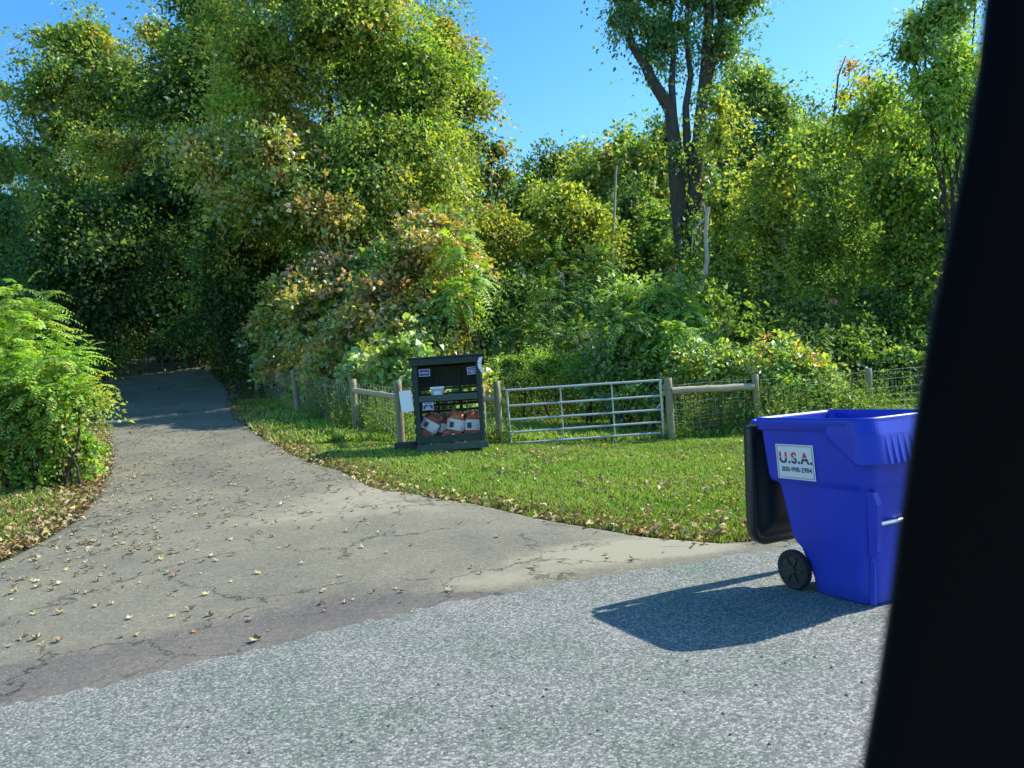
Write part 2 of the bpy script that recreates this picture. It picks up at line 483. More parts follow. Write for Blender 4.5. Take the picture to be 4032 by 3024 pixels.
xs = np.concatenate([np.linspace(-400, -42, 24), np.arange(-40, 40.01, .5), np.linspace(42, 400, 24)])
ys = np.concatenate([np.linspace(-300, -6, 12), np.arange(-5, 46.01, .35), np.linspace(47, 100, 40), np.linspace(110, 600, 20)])
X, Y = np.meshgrid(xs, ys)
grid_mesh('ground', X, Y, terr(X, Y), groundmat())

# road edge: polyline on the ground from pixels of the photograph's road edge
edge_px = [(0, 2770), (400, 2680), (800, 2590), (1250, 2480), (1700, 2370), (2050, 2310), (2350, 2260), (2700, 2205), (3100, 2140)]
edge = [G(*p) for p in edge_px]
ex = np.array([-60, -20, -8] + [p.x for p in edge] + [9, 25, 60])
ey = np.array([-18, -4.5, .9] + [p.y for p in edge] + [8.1, 12.5, 21.0])
def edge_y(x): return np.interp(x, ex, ey)
tt = np.linspace(0, 1, 60)
rx = np.concatenate([np.linspace(-60, -8, 40)[:-1], np.linspace(-8, 10, 700), np.linspace(10, 60, 40)[1:]])
Xr = np.tile(rx, (30, 1))
T = np.linspace(0, 1, 30)[:, None]
jag = .02 * np.sin(rx * 67 + 2) * np.sin(rx * 5) + .025 * np.sin(rx * 9) + .02 * np.sin(rx * 23 + 1) + .02 * np.sin(rx * 41)
Yr = (edge_y(rx) + jag)[None, :] - T * 9.0
Zr = terr(Xr, Yr) + .030
Zr[0] -= .018
grid_mesh('road', Xr, Yr, Zr, roadmat())

# driveway between its left and right edges
dl = [(-500, 2420), (0, 2215), (170, 2130), (300, 2050), (380, 1960), (428, 1850), (432, 1760), (405, 1665), (370, 1600), (345, 1530), (300, 1480), (290, 1455)]
dr = [(3300, 2120), (2950, 2152), (2600, 2125), (2200, 2060), (1850, 1985), (1500, 1935), (1370, 1868), (1210, 1822), (1050, 1740), (940, 1655), (900, 1600), (900, 1550), (880, 1510), (840, 1475)]
def resample(pts, n):
    d = [0]
    for a, b in zip(pts, pts[1:]): d.append(d[-1] + (b - a).length)
    t = np.linspace(0, d[-1], n)
    return np.stack([np.interp(t, d, [p[k] for p in pts]) for k in range(3)], 1)
DL = [G(*p) for p in dl]; DR = [G(*p) for p in dr]
a0 = Vector((-8.0, edge_y(-8.0) - .3, 0)); b0 = Vector((5.5, edge_y(5.5) - .3, 0))
DL = [a0] + DL; DR = [b0] + DR
# carry on uphill, bending left under the trees
DL += [DL[-1] + Vector((-3.5, 5, 0)), DL[-1] + Vector((-10, 10, 0))]
DR += [DR[-1] + Vector((-2.5, 6, 0)), DR[-1] + Vector((-9, 13, 0))]
A = resample(DL, 150); B = resample(DR, 150)
# the apron between the two edges and the road needs its own lower fan: rows sweep from road edge upward
W = np.linspace(0, 1, 60)
k = np.linspace(0, 1, 150)
# Coons patch: the road's edge is the lowest row, the verges are the two sides
bx0, bx1 = A[0, 0], B[0, 0]
btx = bx0 + (bx1 - bx0) * W; bty = edge_y(btx) - .3
A[0, 1] = bty[0]; B[0, 1] = bty[-1]
tpx = A[-1, 0] + (B[-1, 0] - A[-1, 0]) * W; tpy = A[-1, 1] + (B[-1, 1] - A[-1, 1]) * W
t_ = k[:, None]
Xd = (1 - t_) * btx + t_ * tpx + (1 - W) * A[:, 0:1] + W * B[:, 0:1] - ((1 - t_) * ((1 - W) * bx0 + W * bx1) + t_ * tpx)
Yd = (1 - t_) * bty + t_ * tpy + (1 - W) * A[:, 1:2] + W * B[:, 1:2] - ((1 - t_) * ((1 - W) * bty[0] + W * bty[-1]) + t_ * tpy)
sand = np.zeros_like(Xd)
for (u, v, ru, rv, s) in ((1420, 1950, 330, 70, 1.0), (1000, 2060, 420, 45, .55), (2330, 2195, 420, 60, 1.1), (1900, 2300, 330, 50, .8), (2600, 2150, 300, 40, .9), (2700, 2170, 260, 30, .8), (1700, 2000, 300, 40, .5)):
    c = G(u, v); dx = (G(u + ru, v) - c).length; dy = (G(u, v - rv) - c).length
    sand += s * np.exp(-((Xd - c.x) / dx) ** 2 * 1.2 - ((Yd - c.y) / dy) ** 2 * 1.2)
Zd = terr(Xd, Yd) + .022
Zd[:, 0] -= .03; Zd[:, -1] -= .03
dw = grid_mesh('driveway', Xd, Yd, Zd, drivemat(), np.clip(sand, 0, 1.3))
worn = np.exp(-np.clip(Yd - edge_y(Xd), 0, 9) / 1.1) * np.clip(1.2 - (Xd + 1) * .5, 0, 1) - np.clip(sand, 0, 1)
dw.data.attributes.new('worn', 'FLOAT', 'POINT').data.foreach_set('value', np.clip(worn, 0, 1).ravel().astype(np.float32))

# area masks for grass: outside driveway and road
polyD = np.vstack([A[:, :2], B[::-1, :2]])
def inside(px, py, poly):
    c = np.zeros(len(px), bool); n = len(poly); j = n - 1
    for i in range(n):
        xi, yi = poly[i]; xj, yj = poly[j]
        if yi != yj:
            m = ((yi > py) != (yj > py)) & (px < (xj - xi) * (py - yi) / (yj - yi) + xi)
            c ^= m
        j = i
    return c

# distance to the driveway's edges
seg = np.vstack([A[:, :2], B[:, :2]])
def dist_edge(px, py):
    d = np.full(len(px), 1e9)
    for q in seg: d = np.minimum(d, (px - q[0]) ** 2 + (py - q[1]) ** 2)
    return np.sqrt(d)

rng = np.random.default_rng(11)
def noise2(x, y, s=1.0, ph=0.0):
    x = x * s; y = y * s
    return (np.sin(x * 1.3 + 2 * np.sin(y * .7 + ph)) + np.sin(y * 1.9 + 1.5 * np.sin(x * .9 + ph * 2) + 1) + .6 * np.sin(x * 3.7 + y * 2.9 + ph) + .4 * np.sin(x * 7.1 - y * 6.3)) / 3.0

def lawn(name, x0, x1, y0, y1, n, hgt, wid, label=None, fade=None, seed=1, dry=.0, far=True, tall=None):
    g = np.random.default_rng(seed)
    x = g.uniform(x0, x1, n); y = y0 + (y1 - y0) * g.random(n) ** 1.35
    keep = (~inside(x, y, polyD)) & (y > edge_y(x) + .02)
    x = x[keep]; y = y[keep]
    de = dist_edge(x, y)
    # ragged thin border
    p = np.clip((de + .16 * noise2(x, y, 6)) / .3, .12, 1) * np.clip((y - edge_y(x) + .06 * noise2(x, y, 8)) / .15, .25, 1)
    p *= .55 + .45 * np.clip(1.2 + noise2(x, y, 2.2), 0, 1)
    keep = g.random(len(x)) < p
    x = x[keep]; y = y[keep]; de = de[keep]; n = len(x)
    z = terr(x, y)
    h = hgt * g.uniform(.45, 1.25, n) * (1 + .35 * noise2(x, y, 3.1))
    if tall is not None: h = h * tall(x, y)
    th = g.uniform(0, 2 * np.pi, n); w = wid * g.uniform(.6, 1.3, n) * np.clip(y / 9, .8, 2.6)
    lean = g.uniform(.1, .95, n) * h; lt = g.uniform(0, 2 * np.pi, n)
    dx = np.cos(th) * w / 2; dy = np.sin(th) * w / 2
    V = np.zeros((n, 4, 3))
    V[:, 0] = np.stack([x - dx, y - dy, z - .01], 1)
    V[:, 1] = np.stack([x + dx, y + dy, z - .01], 1)
    V[:, 2] = np.stack([x + dx * .8 + np.cos(lt) * lean * .35, y + dy * .8 + np.sin(lt) * lean * .35, z + h * .6], 1)
    V[:, 3] = np.stack([x + np.cos(lt) * lean, y + np.sin(lt) * lean, z + h], 1)
    g1 = np.array([.20, .36, .04]); g2 = np.array([.40, .50, .10]); br = np.array([.30, .23, .09]); dk = np.array([.06, .11, .02])
    t = np.clip(.5 + .5 * noise2(x, y, 1.1, 2) + g.normal(0, .28, n), 0, 1)[:, None]
    c = g1 * (1 - t) + g2 * t
    dryp = np.clip(dry + .55 * np.clip(1 - de / 1.1, 0, 1) + .22 * noise2(x, y, .8, 5), 0, .9)
    isd = g.random(n) < dryp * .75
    c[isd] = br * g.uniform(.6, 1.2, (isd.sum(), 1))
    isk = g.random(n) < .15
    c[isk] = dk
    o = fast_mesh(name, V, 4, c, M_grass)
    o['kind'] = 'stuff'
    if label: o['label'] = label; o['category'] = 'grass'
    return o

lawn('grass', -4.2, 9, 6, 15.6, 380000, .05, .009, 'mown green grass verge between the road and the fence', seed=3, dry=.06)
lawn('grass', 9, 24, 7, 24, 130000, .07, .014, 'grass verge running on to the right beyond the blue bin', seed=8, dry=.06)
lawn('grass', -13.5, -4.2, 4.5, 26, 210000, .075, .011, 'yellowing grass verge left of the driveway and along it', seed=4, dry=.38)
lawn('grass', -7.5, 13, 15.2, 28, 120000, .16, .02, 'rougher sunlit grass behind the metal gate', seed=5, dry=.05)

# ------------------------------------------------------------------ leaves
def unit(v): return v / np.maximum(np.linalg.norm(v, axis=-1, keepdims=True), 1e-9)

def leaf_verts(pos, d, nrm, ln, wd, fold=.22):
    """kite-shaped, slightly folded leaves"""
    d = unit(d); s = unit(np.cross(d, nrm)); nn = np.cross(s, d)
    ln = ln[:, None]; wd = wd[:, None]
    V = np.zeros((len(pos), 4, 3))
    V[:, 0] = pos
    V[:, 1] = pos + d * ln * .42 + s * wd * .5 + nn * wd * fold
    V[:, 2] = pos + d * ln - nn * ln * .12
    V[:, 3] = pos + d * ln * .42 - s * wd * .5 + nn * wd * fold
    return V

PAL = {
 'green':  [(.085, .145, .028), (.12, .185, .035), (.055, .10, .025), (.15, .20, .04)],
 'dark':   [(.025, .055, .016), (.035, .07, .02), (.05, .085, .02)],  # dark leaf greens, lowered further to paint deep shade under the trees
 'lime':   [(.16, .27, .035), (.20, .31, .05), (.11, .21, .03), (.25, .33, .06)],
 'olive':  [(.145, .20, .035), (.18, .22, .04), (.11, .165, .03), (.23, .24, .05)],
 'yellow': [(.38, .35, .04), (.33, .33, .06), (.26, .30, .05)],
 'brown':  [(.38, .23, .10), (.42, .28, .12), (.28, .15, .07)],
 'tan':    [(.46, .35, .13), (.40, .32, .10), (.32, .29, .07)],
 'teal':   [(.06, .14, .05), (.08, .17, .055), (.045, .11, .04)],
 'pale':   [(.20, .28, .10), (.25, .32, .13), (.15, .23, .07)],
 'red':    [(.35, .07, .04), (.30, .12, .05)],
}
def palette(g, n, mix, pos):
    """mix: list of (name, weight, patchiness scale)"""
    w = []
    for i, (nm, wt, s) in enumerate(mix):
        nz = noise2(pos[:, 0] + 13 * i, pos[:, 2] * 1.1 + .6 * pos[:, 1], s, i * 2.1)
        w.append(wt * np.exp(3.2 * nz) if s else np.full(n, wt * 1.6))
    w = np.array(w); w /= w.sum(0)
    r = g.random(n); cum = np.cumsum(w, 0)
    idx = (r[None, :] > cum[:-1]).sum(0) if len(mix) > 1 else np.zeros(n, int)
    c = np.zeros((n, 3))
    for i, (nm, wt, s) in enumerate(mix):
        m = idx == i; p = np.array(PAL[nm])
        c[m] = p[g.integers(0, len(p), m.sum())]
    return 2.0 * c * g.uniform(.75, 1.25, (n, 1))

def crown(name, blobs, n_spray, per, spray_r, leaf, mix, seed, parent, mat=None, droop=.25, shell=.62, flat=.45, wide=.62, upb=.36, jit=.6, clump=13, core=1.0):
    """blobs: world ellipsoids (cx,cy,cz,rx,ry,rz). Leaves stand in sprays spread through the blobs."""
    g = np.random.default_rng(seed)
    bl = np.array(blobs, float)
    vol = (bl[:, 3] * bl[:, 4] * bl[:, 5]) ** .72; vol /= vol.sum()
    # boughs first, then sprays gathered on each bough: clumps with gaps between them
    nb = max(5 * len(bl), n_spray // clump)
    bb = g.choice(len(bl), nb, p=vol)
    d = unit(g.normal(0, 1, (nb, 3)))
    r = np.where(g.random(nb) < .8, g.uniform(shell, 1.0, nb), g.uniform(.1, shell, nb))
    lob = 1 + .22 * np.sin(d[:, 0] * 5 + bb * 2.3 + seed) * np.sin(d[:, 2] * 6 + bb) + g.normal(0, .15, nb)
    bc = bl[bb, :3] + d * (r * lob)[:, None] * bl[bb, 3:6]
    j = g.integers(0, nb, n_spray); d0 = d
    bi = bb[j]; d = unit(d[j] + g.normal(0, .2, (n_spray, 3)))
    off = g.normal(0, 1, (n_spray, 3)) * spray_r * np.array([1.05, 1.05, .6]) + d * (g.uniform(-3.2, 2.0, n_spray) * spray_r)[:, None]
    cen = bc[j] + off
    cen[:, 2] -= .12 * (off[:, 0] ** 2 + off[:, 1] ** 2) / spray_r
    out = unit(d * np.array([1, 1, .7]) + g.normal(0, .25, (n_spray, 3)))
    nrm_s = unit(out * (1 - upb) + np.array([0, 0, 1.0]) * upb + g.normal(0, .28, (n_spray, 3)))
    k = np.repeat(np.arange(n_spray), per); n = len(k)
    a = g.normal(0, 1, (n, 3)) * spray_r * .85 * g.uniform(.6, 1.3, n_spray)[k][:, None]
    nn = nrm_s[k]
    a -= nn * (a * nn).sum(1, keepdims=True) * (1 - flat)
    pos = cen[k] + a
    pos[:, 2] -= droop * (np.linalg.norm(a, axis=1) ** 2) / max(spray_r, .01)
    ld = unit(unit(a) * .9 + out[k] * .6 + g.normal(0, .5, (n, 3)) + np.array([0, 0, -droop * 1.4]))
    ln = leaf * g.uniform(.45, 1.4, n)
    nl = unit(nn + g.normal(0, jit, (n, 3)))
    V = leaf_verts(pos, ld, nl, ln, ln * wide * g.uniform(.8, 1.2, n))
    # colour chosen per spray, with some leaves of their own
    cs = palette(g, n_spray, mix, bc[j] + .35 * off)
    own = palette(g, n, mix, pos)
    t = (g.random(n) < .3)[:, None]
    c = np.where(t, own, cs[k] * g.uniform(.75, 1.25, (n, 1)))
    # inner leafage of each bough mass: oversized leaves added to block light through it
    vol3 = bl[:, 3] * bl[:, 4] * bl[:, 5]; m = int(n * .2 * core)
    if m:
        b3 = g.choice(len(bl), m, p=vol3 / vol3.sum())
        dd = unit(g.normal(0, 1, (m, 3)))
        cp = bl[b3, :3] + dd * bl[b3, 3:6] * (.62 * g.random(m) ** .45)[:, None]
        cl = leaf * g.uniform(1.4, 2.1, m)
        V2 = leaf_verts(cp, g.normal(0, 1, (m, 3)), unit(g.normal(0, 1, (m, 3))), cl, cl * .75)
        V = np.concatenate([V, V2]); c = np.concatenate([c, palette(g, m, mix, cp)])
    return fast_mesh(name, V, 4, c, mat or M_leaf, parent), bc + d0 * spray_r * 1.2

def fronds(name, cens, outs, flen, npair, leaf, mix, seed, parent, mat=None, wide=.36, arch=.5):
    """pinnate leaves: an arching rachis with leaflet pairs"""
    g = np.random.default_rng(seed)
    n = len(cens)
    L = flen * g.uniform(.65, 1.2, n)
    d0 = unit(outs)
    side = unit(np.cross(d0, np.array([0, 0, 1.0]) + g.normal(0, .15, (n, 3))))
    t = np.linspace(.12, 1, npair)
    Vs = []; Cs = []
    cs = palette(g, n, mix, cens)
    for i, tt_ in enumerate(t):
        p = cens + d0 * (L * tt_)[:, None]
        p[:, 2] += L * (.25 * tt_ - arch * tt_ ** 2)
        tan = unit(d0 + np.array([0, 0, 1.0]) * (.25 - 2 * arch * tt_))
        up = unit(np.cross(side, tan))
        up = np.where(up[:, 2:3] < 0, -up, up)
        for sgn in (-1, 1):
            ld = side * sgn * .95 + tan * .45 + g.normal(0, .1, (n, 3)) - np.array([0, 0, .25])
            ln = leaf * (1 - .45 * tt_ ** 2) * g.uniform(.85, 1.15, n)
            V = leaf_verts(p, ld, unit(up + g.normal(0, .2, (n, 3))), ln, ln * wide, .1)
            Vs.append(V); Cs.append(cs * g.uniform(.85, 1.2, (n, 1)))
    return fast_mesh(name, np.concatenate(Vs), 4, np.concatenate(Cs), mat or M_leaf, parent)

def bez(a, b, sag, n=8, wig=.0, g=random):
    a = Vector(a); b = Vector(b); L = (b - a).length
    m = (a + b) / 2 + Vector(sag)
    out = []
    for i in range(n + 1):
        t = i / n
        p = a * (1 - t) ** 2 + m * 2 * t * (1 - t) + b * t * t
        if 0 < i < n: p += Vector((g.uniform(-1, 1), g.uniform(-1, 1), g.uniform(-1, 1))) * wig * L
        out.append(p)
    return out

def trunk_mesh(name, paths, mat, parent, n=9):
    mb = MB()
    for pts, r0, r1 in paths:
        k = len(pts)
        rad = [r0 + (r1 - r0) * (i / (k - 1)) ** .8 for i in range(k)]
        mb.tube(pts, rad, n if r0 > .05 else 5)
    return mb.build(name, mat, parent)

def pxblob(b, D):
    u, v, ru, rv = b[:4]; dd = b[4] if len(b) > 4 else 0
    d = D + dd; c = P(u, v, d); s = d / FPX
    return (c.x, c.y, c.z, ru * s, (ru + rv) * .5 * s * .9, rv * s)

def tree(name, label, cat, D, ubase, blobs, n_spray, per, spray_r, leaf, mix, seed, trunk_r=.18, group='trees of the wood behind the fence', bark=None, fork=.35, limbs=True, twigs=0, mat=None, **kw):
    rd = random.Random(seed)
    x = ray(ubase, 1450).x * D
    z = float(terr(x, D))
    root = empty(name, (x, D, z), 0, label, cat, group)
    wb = [pxblob(b, D) for b in blobs]
    loc = [(b[0] - x, b[1] - D, b[2] - z, b[3], b[4], b[5]) for b in wb]
    cr, cen = crown('crown', loc, n_spray, per, spray_r, leaf, mix, seed, root, mat, **kw)
    zt = max(b[2] for b in loc); paths = []
    topb = max(loc, key=lambda b: b[2])
    top = Vector(topb[:3])
    zf = zt * fork
    f = Vector((top.x * .25, top.y * .25, zf))
    paths.append((bez((0, 0, -.3), f, (rd.uniform(-.1, .1), 0, 0), 6, .01, rd), trunk_r, trunk_r * .8))
    if limbs:
        for b in loc:
            e = Vector(b[:3]) + Vector((0, 0, b[5] * .3))
            st = f if e.z > zf * 1.1 else Vector((0, 0, max(.3, e.z * .5)))
            sc_ = min(1, .35 + .1 * b[3])
            paths.append((bez(st, e, (0, 0, -.08 * (e - st).length), 7, .03, rd), trunk_r * .55 * sc_, trunk_r * .12))
    for i in range(twigs):
        c = Vector(cen[rd.randrange(len(cen))]); b = min(loc, key=lambda q: (Vector(q[:3]) - c).length)
        paths.append((bez(b[:3], c, (0, 0, -.15), 6, .06, rd), trunk_r * .16, trunk_r * .03))
    trunk_mesh('trunk', paths, bark or M_barkd, root)
    return root

# ------------------------------------------------------------------ trees on the left
tree('maple_tree', 'tall broad tree turning olive and yellow, behind the fence left of the firewood stand', 'tree', 30, 1330,
     [(1020, 250, 220, 240), (1380, 130, 330, 280), (1630, 330, 200, 220), (1130, 600, 280, 240), (1480, 620, 300, 270, -.5), (1250, -160, 420, 260),
      (1000, 820, 160, 150, .5), (1330, 900, 270, 220), (1600, 930, 210, 210, -.5), (1700, 680, 140, 150), (1550, 1150, 220, 150, 1), (1750, 1050, 120, 160, 1)],
     4300, 44, .42, .155, [('green', .9, .5), ('olive', 1.3, .45), ('yellow', .18, .8), ('tan', .22, .7), ('lime', .3, .7)], 21, .32, twigs=160)
tree('oak_tree', 'green tree with rusty tips rising over the right shoulder of the olive tree', 'tree', 37, 1760,
     [(1740, 160, 110, 120), (1790, 300, 120, 130), (1850, 400, 80, 90), (1720, 480, 130, 120), (1760, 650, 120, 140), (1700, 850, 130, 150)],
     700, 26, .42, .2, [('green', 1, .7), ('olive', .6, .7), ('brown', .25, 1.0)], 22, .22)
tree('oak_tree', 'open crowned tree with bare dark limbs, against the sky right of the olive tree', 'tree', 41, 1850,
     [(1860, 560, 80, 70), (1950, 600, 75, 60), (1990, 690, 50, 45), (1880, 690, 100, 55), (1800, 700, 90, 80), (1830, 850, 120, 90), (1820, 1050, 120, 120)],
     420, 24, .4, .2, [('green', 1, .7), ('brown', .4, .9), ('dark', .6, .5)], 23, .26, twigs=90, bark=M_barkd)
tree('ash_tree', 'tall tree at the upper left corner with sky showing round its lit crown', 'tree', 43, 400,
     [(330, 170, 190, 130), (210, 330, 150, 110), (440, 330, 190, 150), (120, 420, 70, 50), (300, 520, 230, 120), (560, 430, 120, 160), (150, 640, 120, 90), (420, 720, 230, 150), (10, 360, 50, 60), (610, 130, 100, 80), (200, 140, 80, 60)],
     1500, 26, .45, .2, [('green', 1, .6), ('olive', .7, .6), ('tan', .2, .9)], 24, .28, twigs=120)
tree('ash_tree', 'dark tree between the upper left tree and the olive tree', 'tree', 36, 760,
     [(700, 180, 90, 110), (830, 60, 160, 150), (700, 420, 190, 190), (800, 700, 200, 220), (600, 800, 220, 180), (860, 330, 150, 180)],
     1100, 28, .45, .2, [('green', .9, .6), ('dark', 1, .6), ('olive', .25, .9)], 25, .3, twigs=120)
tree('beech_tree', 'low spreading tree with pale yellowish foliage above the shaded drive', 'tree', 37, 250,
     [(400, 560, 140, 50), (560, 590, 130, 60), (480, 660, 120, 50), (690, 620, 80, 60)],
     260, 26, .38, .16, [('olive', .6, .8), ('tan', 1, .8), ('green', .5, .6)], 26, .16)
tree('cedar_tree', 'feathery conifer cut off by the left edge above the lime green bush', 'tree', 27, -40,
     [(10, 640, 70, 130), (0, 850, 110, 150), (10, 1050, 130, 160), (-60, 1200, 150, 150)],
     620, 46, .28, .1, [('teal', .8, .8), ('green', .9, .7)], 27, .2, wide=.25, droop=.7, flat=.3)
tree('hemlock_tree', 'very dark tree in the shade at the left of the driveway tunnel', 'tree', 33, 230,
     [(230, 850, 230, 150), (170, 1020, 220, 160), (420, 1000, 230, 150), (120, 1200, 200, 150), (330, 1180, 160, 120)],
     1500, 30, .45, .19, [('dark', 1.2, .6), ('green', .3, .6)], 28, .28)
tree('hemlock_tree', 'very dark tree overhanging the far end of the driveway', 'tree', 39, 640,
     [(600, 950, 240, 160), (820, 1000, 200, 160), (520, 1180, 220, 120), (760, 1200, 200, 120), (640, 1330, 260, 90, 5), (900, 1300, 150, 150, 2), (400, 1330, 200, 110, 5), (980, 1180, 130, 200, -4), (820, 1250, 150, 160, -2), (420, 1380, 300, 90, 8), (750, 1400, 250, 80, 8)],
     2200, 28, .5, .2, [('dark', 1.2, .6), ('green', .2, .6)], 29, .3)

tree('elm_tree', 'tree coloured dark for the shade under the olive tree, beside the far driveway', 'tree', 31, 1080,
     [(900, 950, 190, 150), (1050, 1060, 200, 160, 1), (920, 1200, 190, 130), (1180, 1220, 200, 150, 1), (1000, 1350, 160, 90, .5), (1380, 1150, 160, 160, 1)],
     1300, 30, .4, .16, [('dark', 1.2, .7), ('green', .45, .8)], 30, .24, twigs=60)  # lower boughs of the olive tree split off, shade painted by dark leaves

# vine-covered thicket that follows the fence away from the firewood stand
def thicket(name, label, cat, blobs, n_spray, per, spray_r, leaf, mix, seed, group=None, mat=None, stem=.04, **kw):
    """blobs: (u, v, ru, rv, D)"""
    wb = [pxblob(b[:4], b[4]) for b in blobs]
    x = sum(b[0] for b in wb) / len(wb); y = sum(b[1] for b in wb) / len(wb); z = float(terr(x, y))
    root = empty(name, (x, y, z), 0, label, cat, group)
    loc = [(b[0] - x, b[1] - y, b[2] - z, b[3], b[4], b[5]) for b in wb]
    cr, cen = crown('foliage', loc, n_spray, per, spray_r, leaf, mix, seed, root, mat, **kw)
    rd = random.Random(seed); paths = []
    for b in loc:
        gx, gy = b[0] * .9, b[1] + .3
        gz = float(terr(x + gx, y + gy)) - z
        for _ in range(3):
            e = Vector(b[:3]) + Vector((rd.uniform(-1, 1) * b[3] * .7, rd.uniform(-1, 1) * b[4] * .6, rd.uniform(-.2, .9) * b[5]))
            paths.append((bez((gx + rd.uniform(-.3, .3), gy, gz), e, (rd.uniform(-.3, .3), 0, .3), 6, .03, rd), stem, stem * .25))
    for p_ in (paths[::2] if stem else []): trunk_mesh('stem', [p_], M_barkd, root, 6)
    return root, Vector((x, y, z)), cen

thicket('vine_thicket', 'tall mound of vines with brown and yellow leaves over green, left of the firewood stand', 'thicket',
        [(1700, 900, 110, 70, 22.5), (1640, 1010, 170, 100, 22), (1480, 1050, 160, 90, 22.5), (1330, 1070, 130, 70, 24.5), (1180, 1150, 130, 80, 26), (1120, 1290, 120, 100, 26.6),
         (1300, 1230, 170, 130, 23), (1520, 1220, 190, 140, 21.5), (1700, 1180, 130, 120, 21), (1640, 1330, 150, 100, 20.5), (1400, 1360, 180, 90, 21.5), (1180, 1400, 130, 70, 26), (1780, 1260, 60, 50, 21)],
        2300, 30, .22, .15, [('green', 1.0, .9), ('dark', .35, 1.0), ('tan', 1.1, .9), ('brown', .6, 1.1), ('yellow', .3, 1.3), ('pale', .2, 1.1)], 31, mat=M_leafg)
thicket('vine_hedge', 'low belt of big pale vine leaves hanging over the wire fence behind the log rail', 'vine',
        [(1080, 1410, 80, 50, 26.5), (1180, 1420, 90, 50, 26), (1300, 1430, 100, 50, 21.2), (1420, 1430, 90, 50, 19.2), (1540, 1420, 90, 50, 18.3), (1600, 1400, 70, 50, 18.2), (1300, 1500, 80, 50, 22.6), (1460, 1510, 100, 50, 18.9), (1640, 1500, 80, 70, 17.9), (1750, 1520, 80, 60, 18.3), (1850, 1540, 70, 60, 18.4)],
        800, 22, .17, .15, [('pale', 1.2, 1.2), ('green', .7, 1), ('tan', .4, 1.4), ('lime', .4, 1.2)], 32, mat=M_leafg, wide=.85)
thicket('vine_curtain', 'brown and yellow leaved vine climbing the front of the tall olive tree', 'vine',
        [(760, 560, 130, 50, 27.5), (880, 640, 130, 60, 27.4), (960, 760, 120, 60, 27), (1050, 560, 120, 60, 27), (1120, 700, 130, 60, 27), (1250, 800, 120, 60, 27), (1350, 860, 110, 60, 27)],
        420, 20, .3, .18, [('tan', 1, .8), ('pale', .5, .8), ('yellow', .4, 1), ('green', .6, .7), ('brown', .35, 1)], 33, mat=M_leafg, stem=0)

# feathery bright green shoots on the right flank of the mound
def frond_bush(name, label, cat, blobs, n, flen, npair, leaf, mix, seed, group=None, extra=None, arch=.45, wide=.36):
    wb = [pxblob(b[:4], b[4]) for b in blobs]
    x = sum(b[0] for b in wb) / len(wb); y = sum(b[1] for b in wb) / len(wb); z = float(terr(x, y))
    root = empty(name, (x, y, z), 0, label, cat, group)
    g = np.random.default_rng(seed)
    bl = np.array([(b[0] - x, b[1] - y, b[2] - z, b[3], b[4], b[5]) for b in wb])
    w = (bl[:, 3] * bl[:, 5]); w /= w.sum()
    bi = g.choice(len(bl), n, p=w)
    d = unit(g.normal(0, 1, (n, 3)) + np.array([.1, -.25, .25]))
    cen = bl[bi, :3] + d * bl[bi, 3:6] * g.uniform(.35, .95, n)[:, None]
    outs = unit(d * np.array([1, 1, .35]) + g.normal(0, .3, (n, 3)))
    fronds('foliage', cen, outs, flen, npair, leaf, mix, seed + 1, root, arch=arch, wide=wide)
    rd = random.Random(seed); paths = []
    for b in bl:
        gx, gy = b[0] * .8, b[1] + .1
        gz = float(terr(x + gx, y + gy)) - z
        for _ in range(4):
            e = Vector(b[:3]) + Vector((rd.uniform(-1, 1) * b[3] * .6, rd.uniform(-1, 1) * b[4] * .5, rd.uniform(-.2, .8) * b[5]))
            paths.append((bez((gx + rd.uniform(-.2, .2), gy, gz), e, (rd.uniform(-.2, .2), 0, .2), 6, .03, rd), .025, .008))
    for p_ in paths[::2]: trunk_mesh('stem', [p_], M_barkd, root, 6)
    if extra: extra(root, bl, g)
    return root

frond_bush('sumac', 'feathery bright green sumac on the right flank of the vine mound', 'shrub',
           [(1800, 990, 60, 90, 20.8), (1850, 1120, 60, 50, 20.5), (1790, 1200, 70, 70, 20.5)], 120, .75, 11, .17, [('lime', 1, 1), ('green', .4, 1)], 41, arch=.8)
def left_extra(root, bl, g):
    lo = bl.copy(); lo[:, 3:6] *= .95
    lo = lo[lo[:, 2] < 1.6]; lo = np.vstack([lo, [[-1.2, .1, .45, 1.0, .5, .4], [-.1, .25, .5, .75, .4, .42], [.55, .35, .6, .45, .35, .35]]])
    crown('undergrowth', lo.tolist(), 800, 26, .13, .075, [('lime', .8, 1.5), ('green', 1.2, 1.2), ('yellow', .12, 2)], 55, root)
frond_bush('sumac_bush', 'lime green feathery bush at the left edge beside the driveway', 'bush',
           [(60, 1180, 110, 80, 12.5), (120, 1290, 120, 80, 12.3), (40, 1400, 160, 110, 12.2), (200, 1430, 130, 90, 12.0), (110, 1550, 180, 100, 11.9), (270, 1550, 90, 70, 11.8), (30, 1670, 150, 90, 11.9), (230, 1600, 90, 55, 11.9), (-150, 1400, 200, 280, 12.5), (140, 1680, 120, 60, 11.9)],
           900, .48, 10, .105, [('lime', 1.3, 1.5), ('green', .35, 1.2), ('yellow', .08, 2.5)], 43, extra=left_extra, arch=.45)

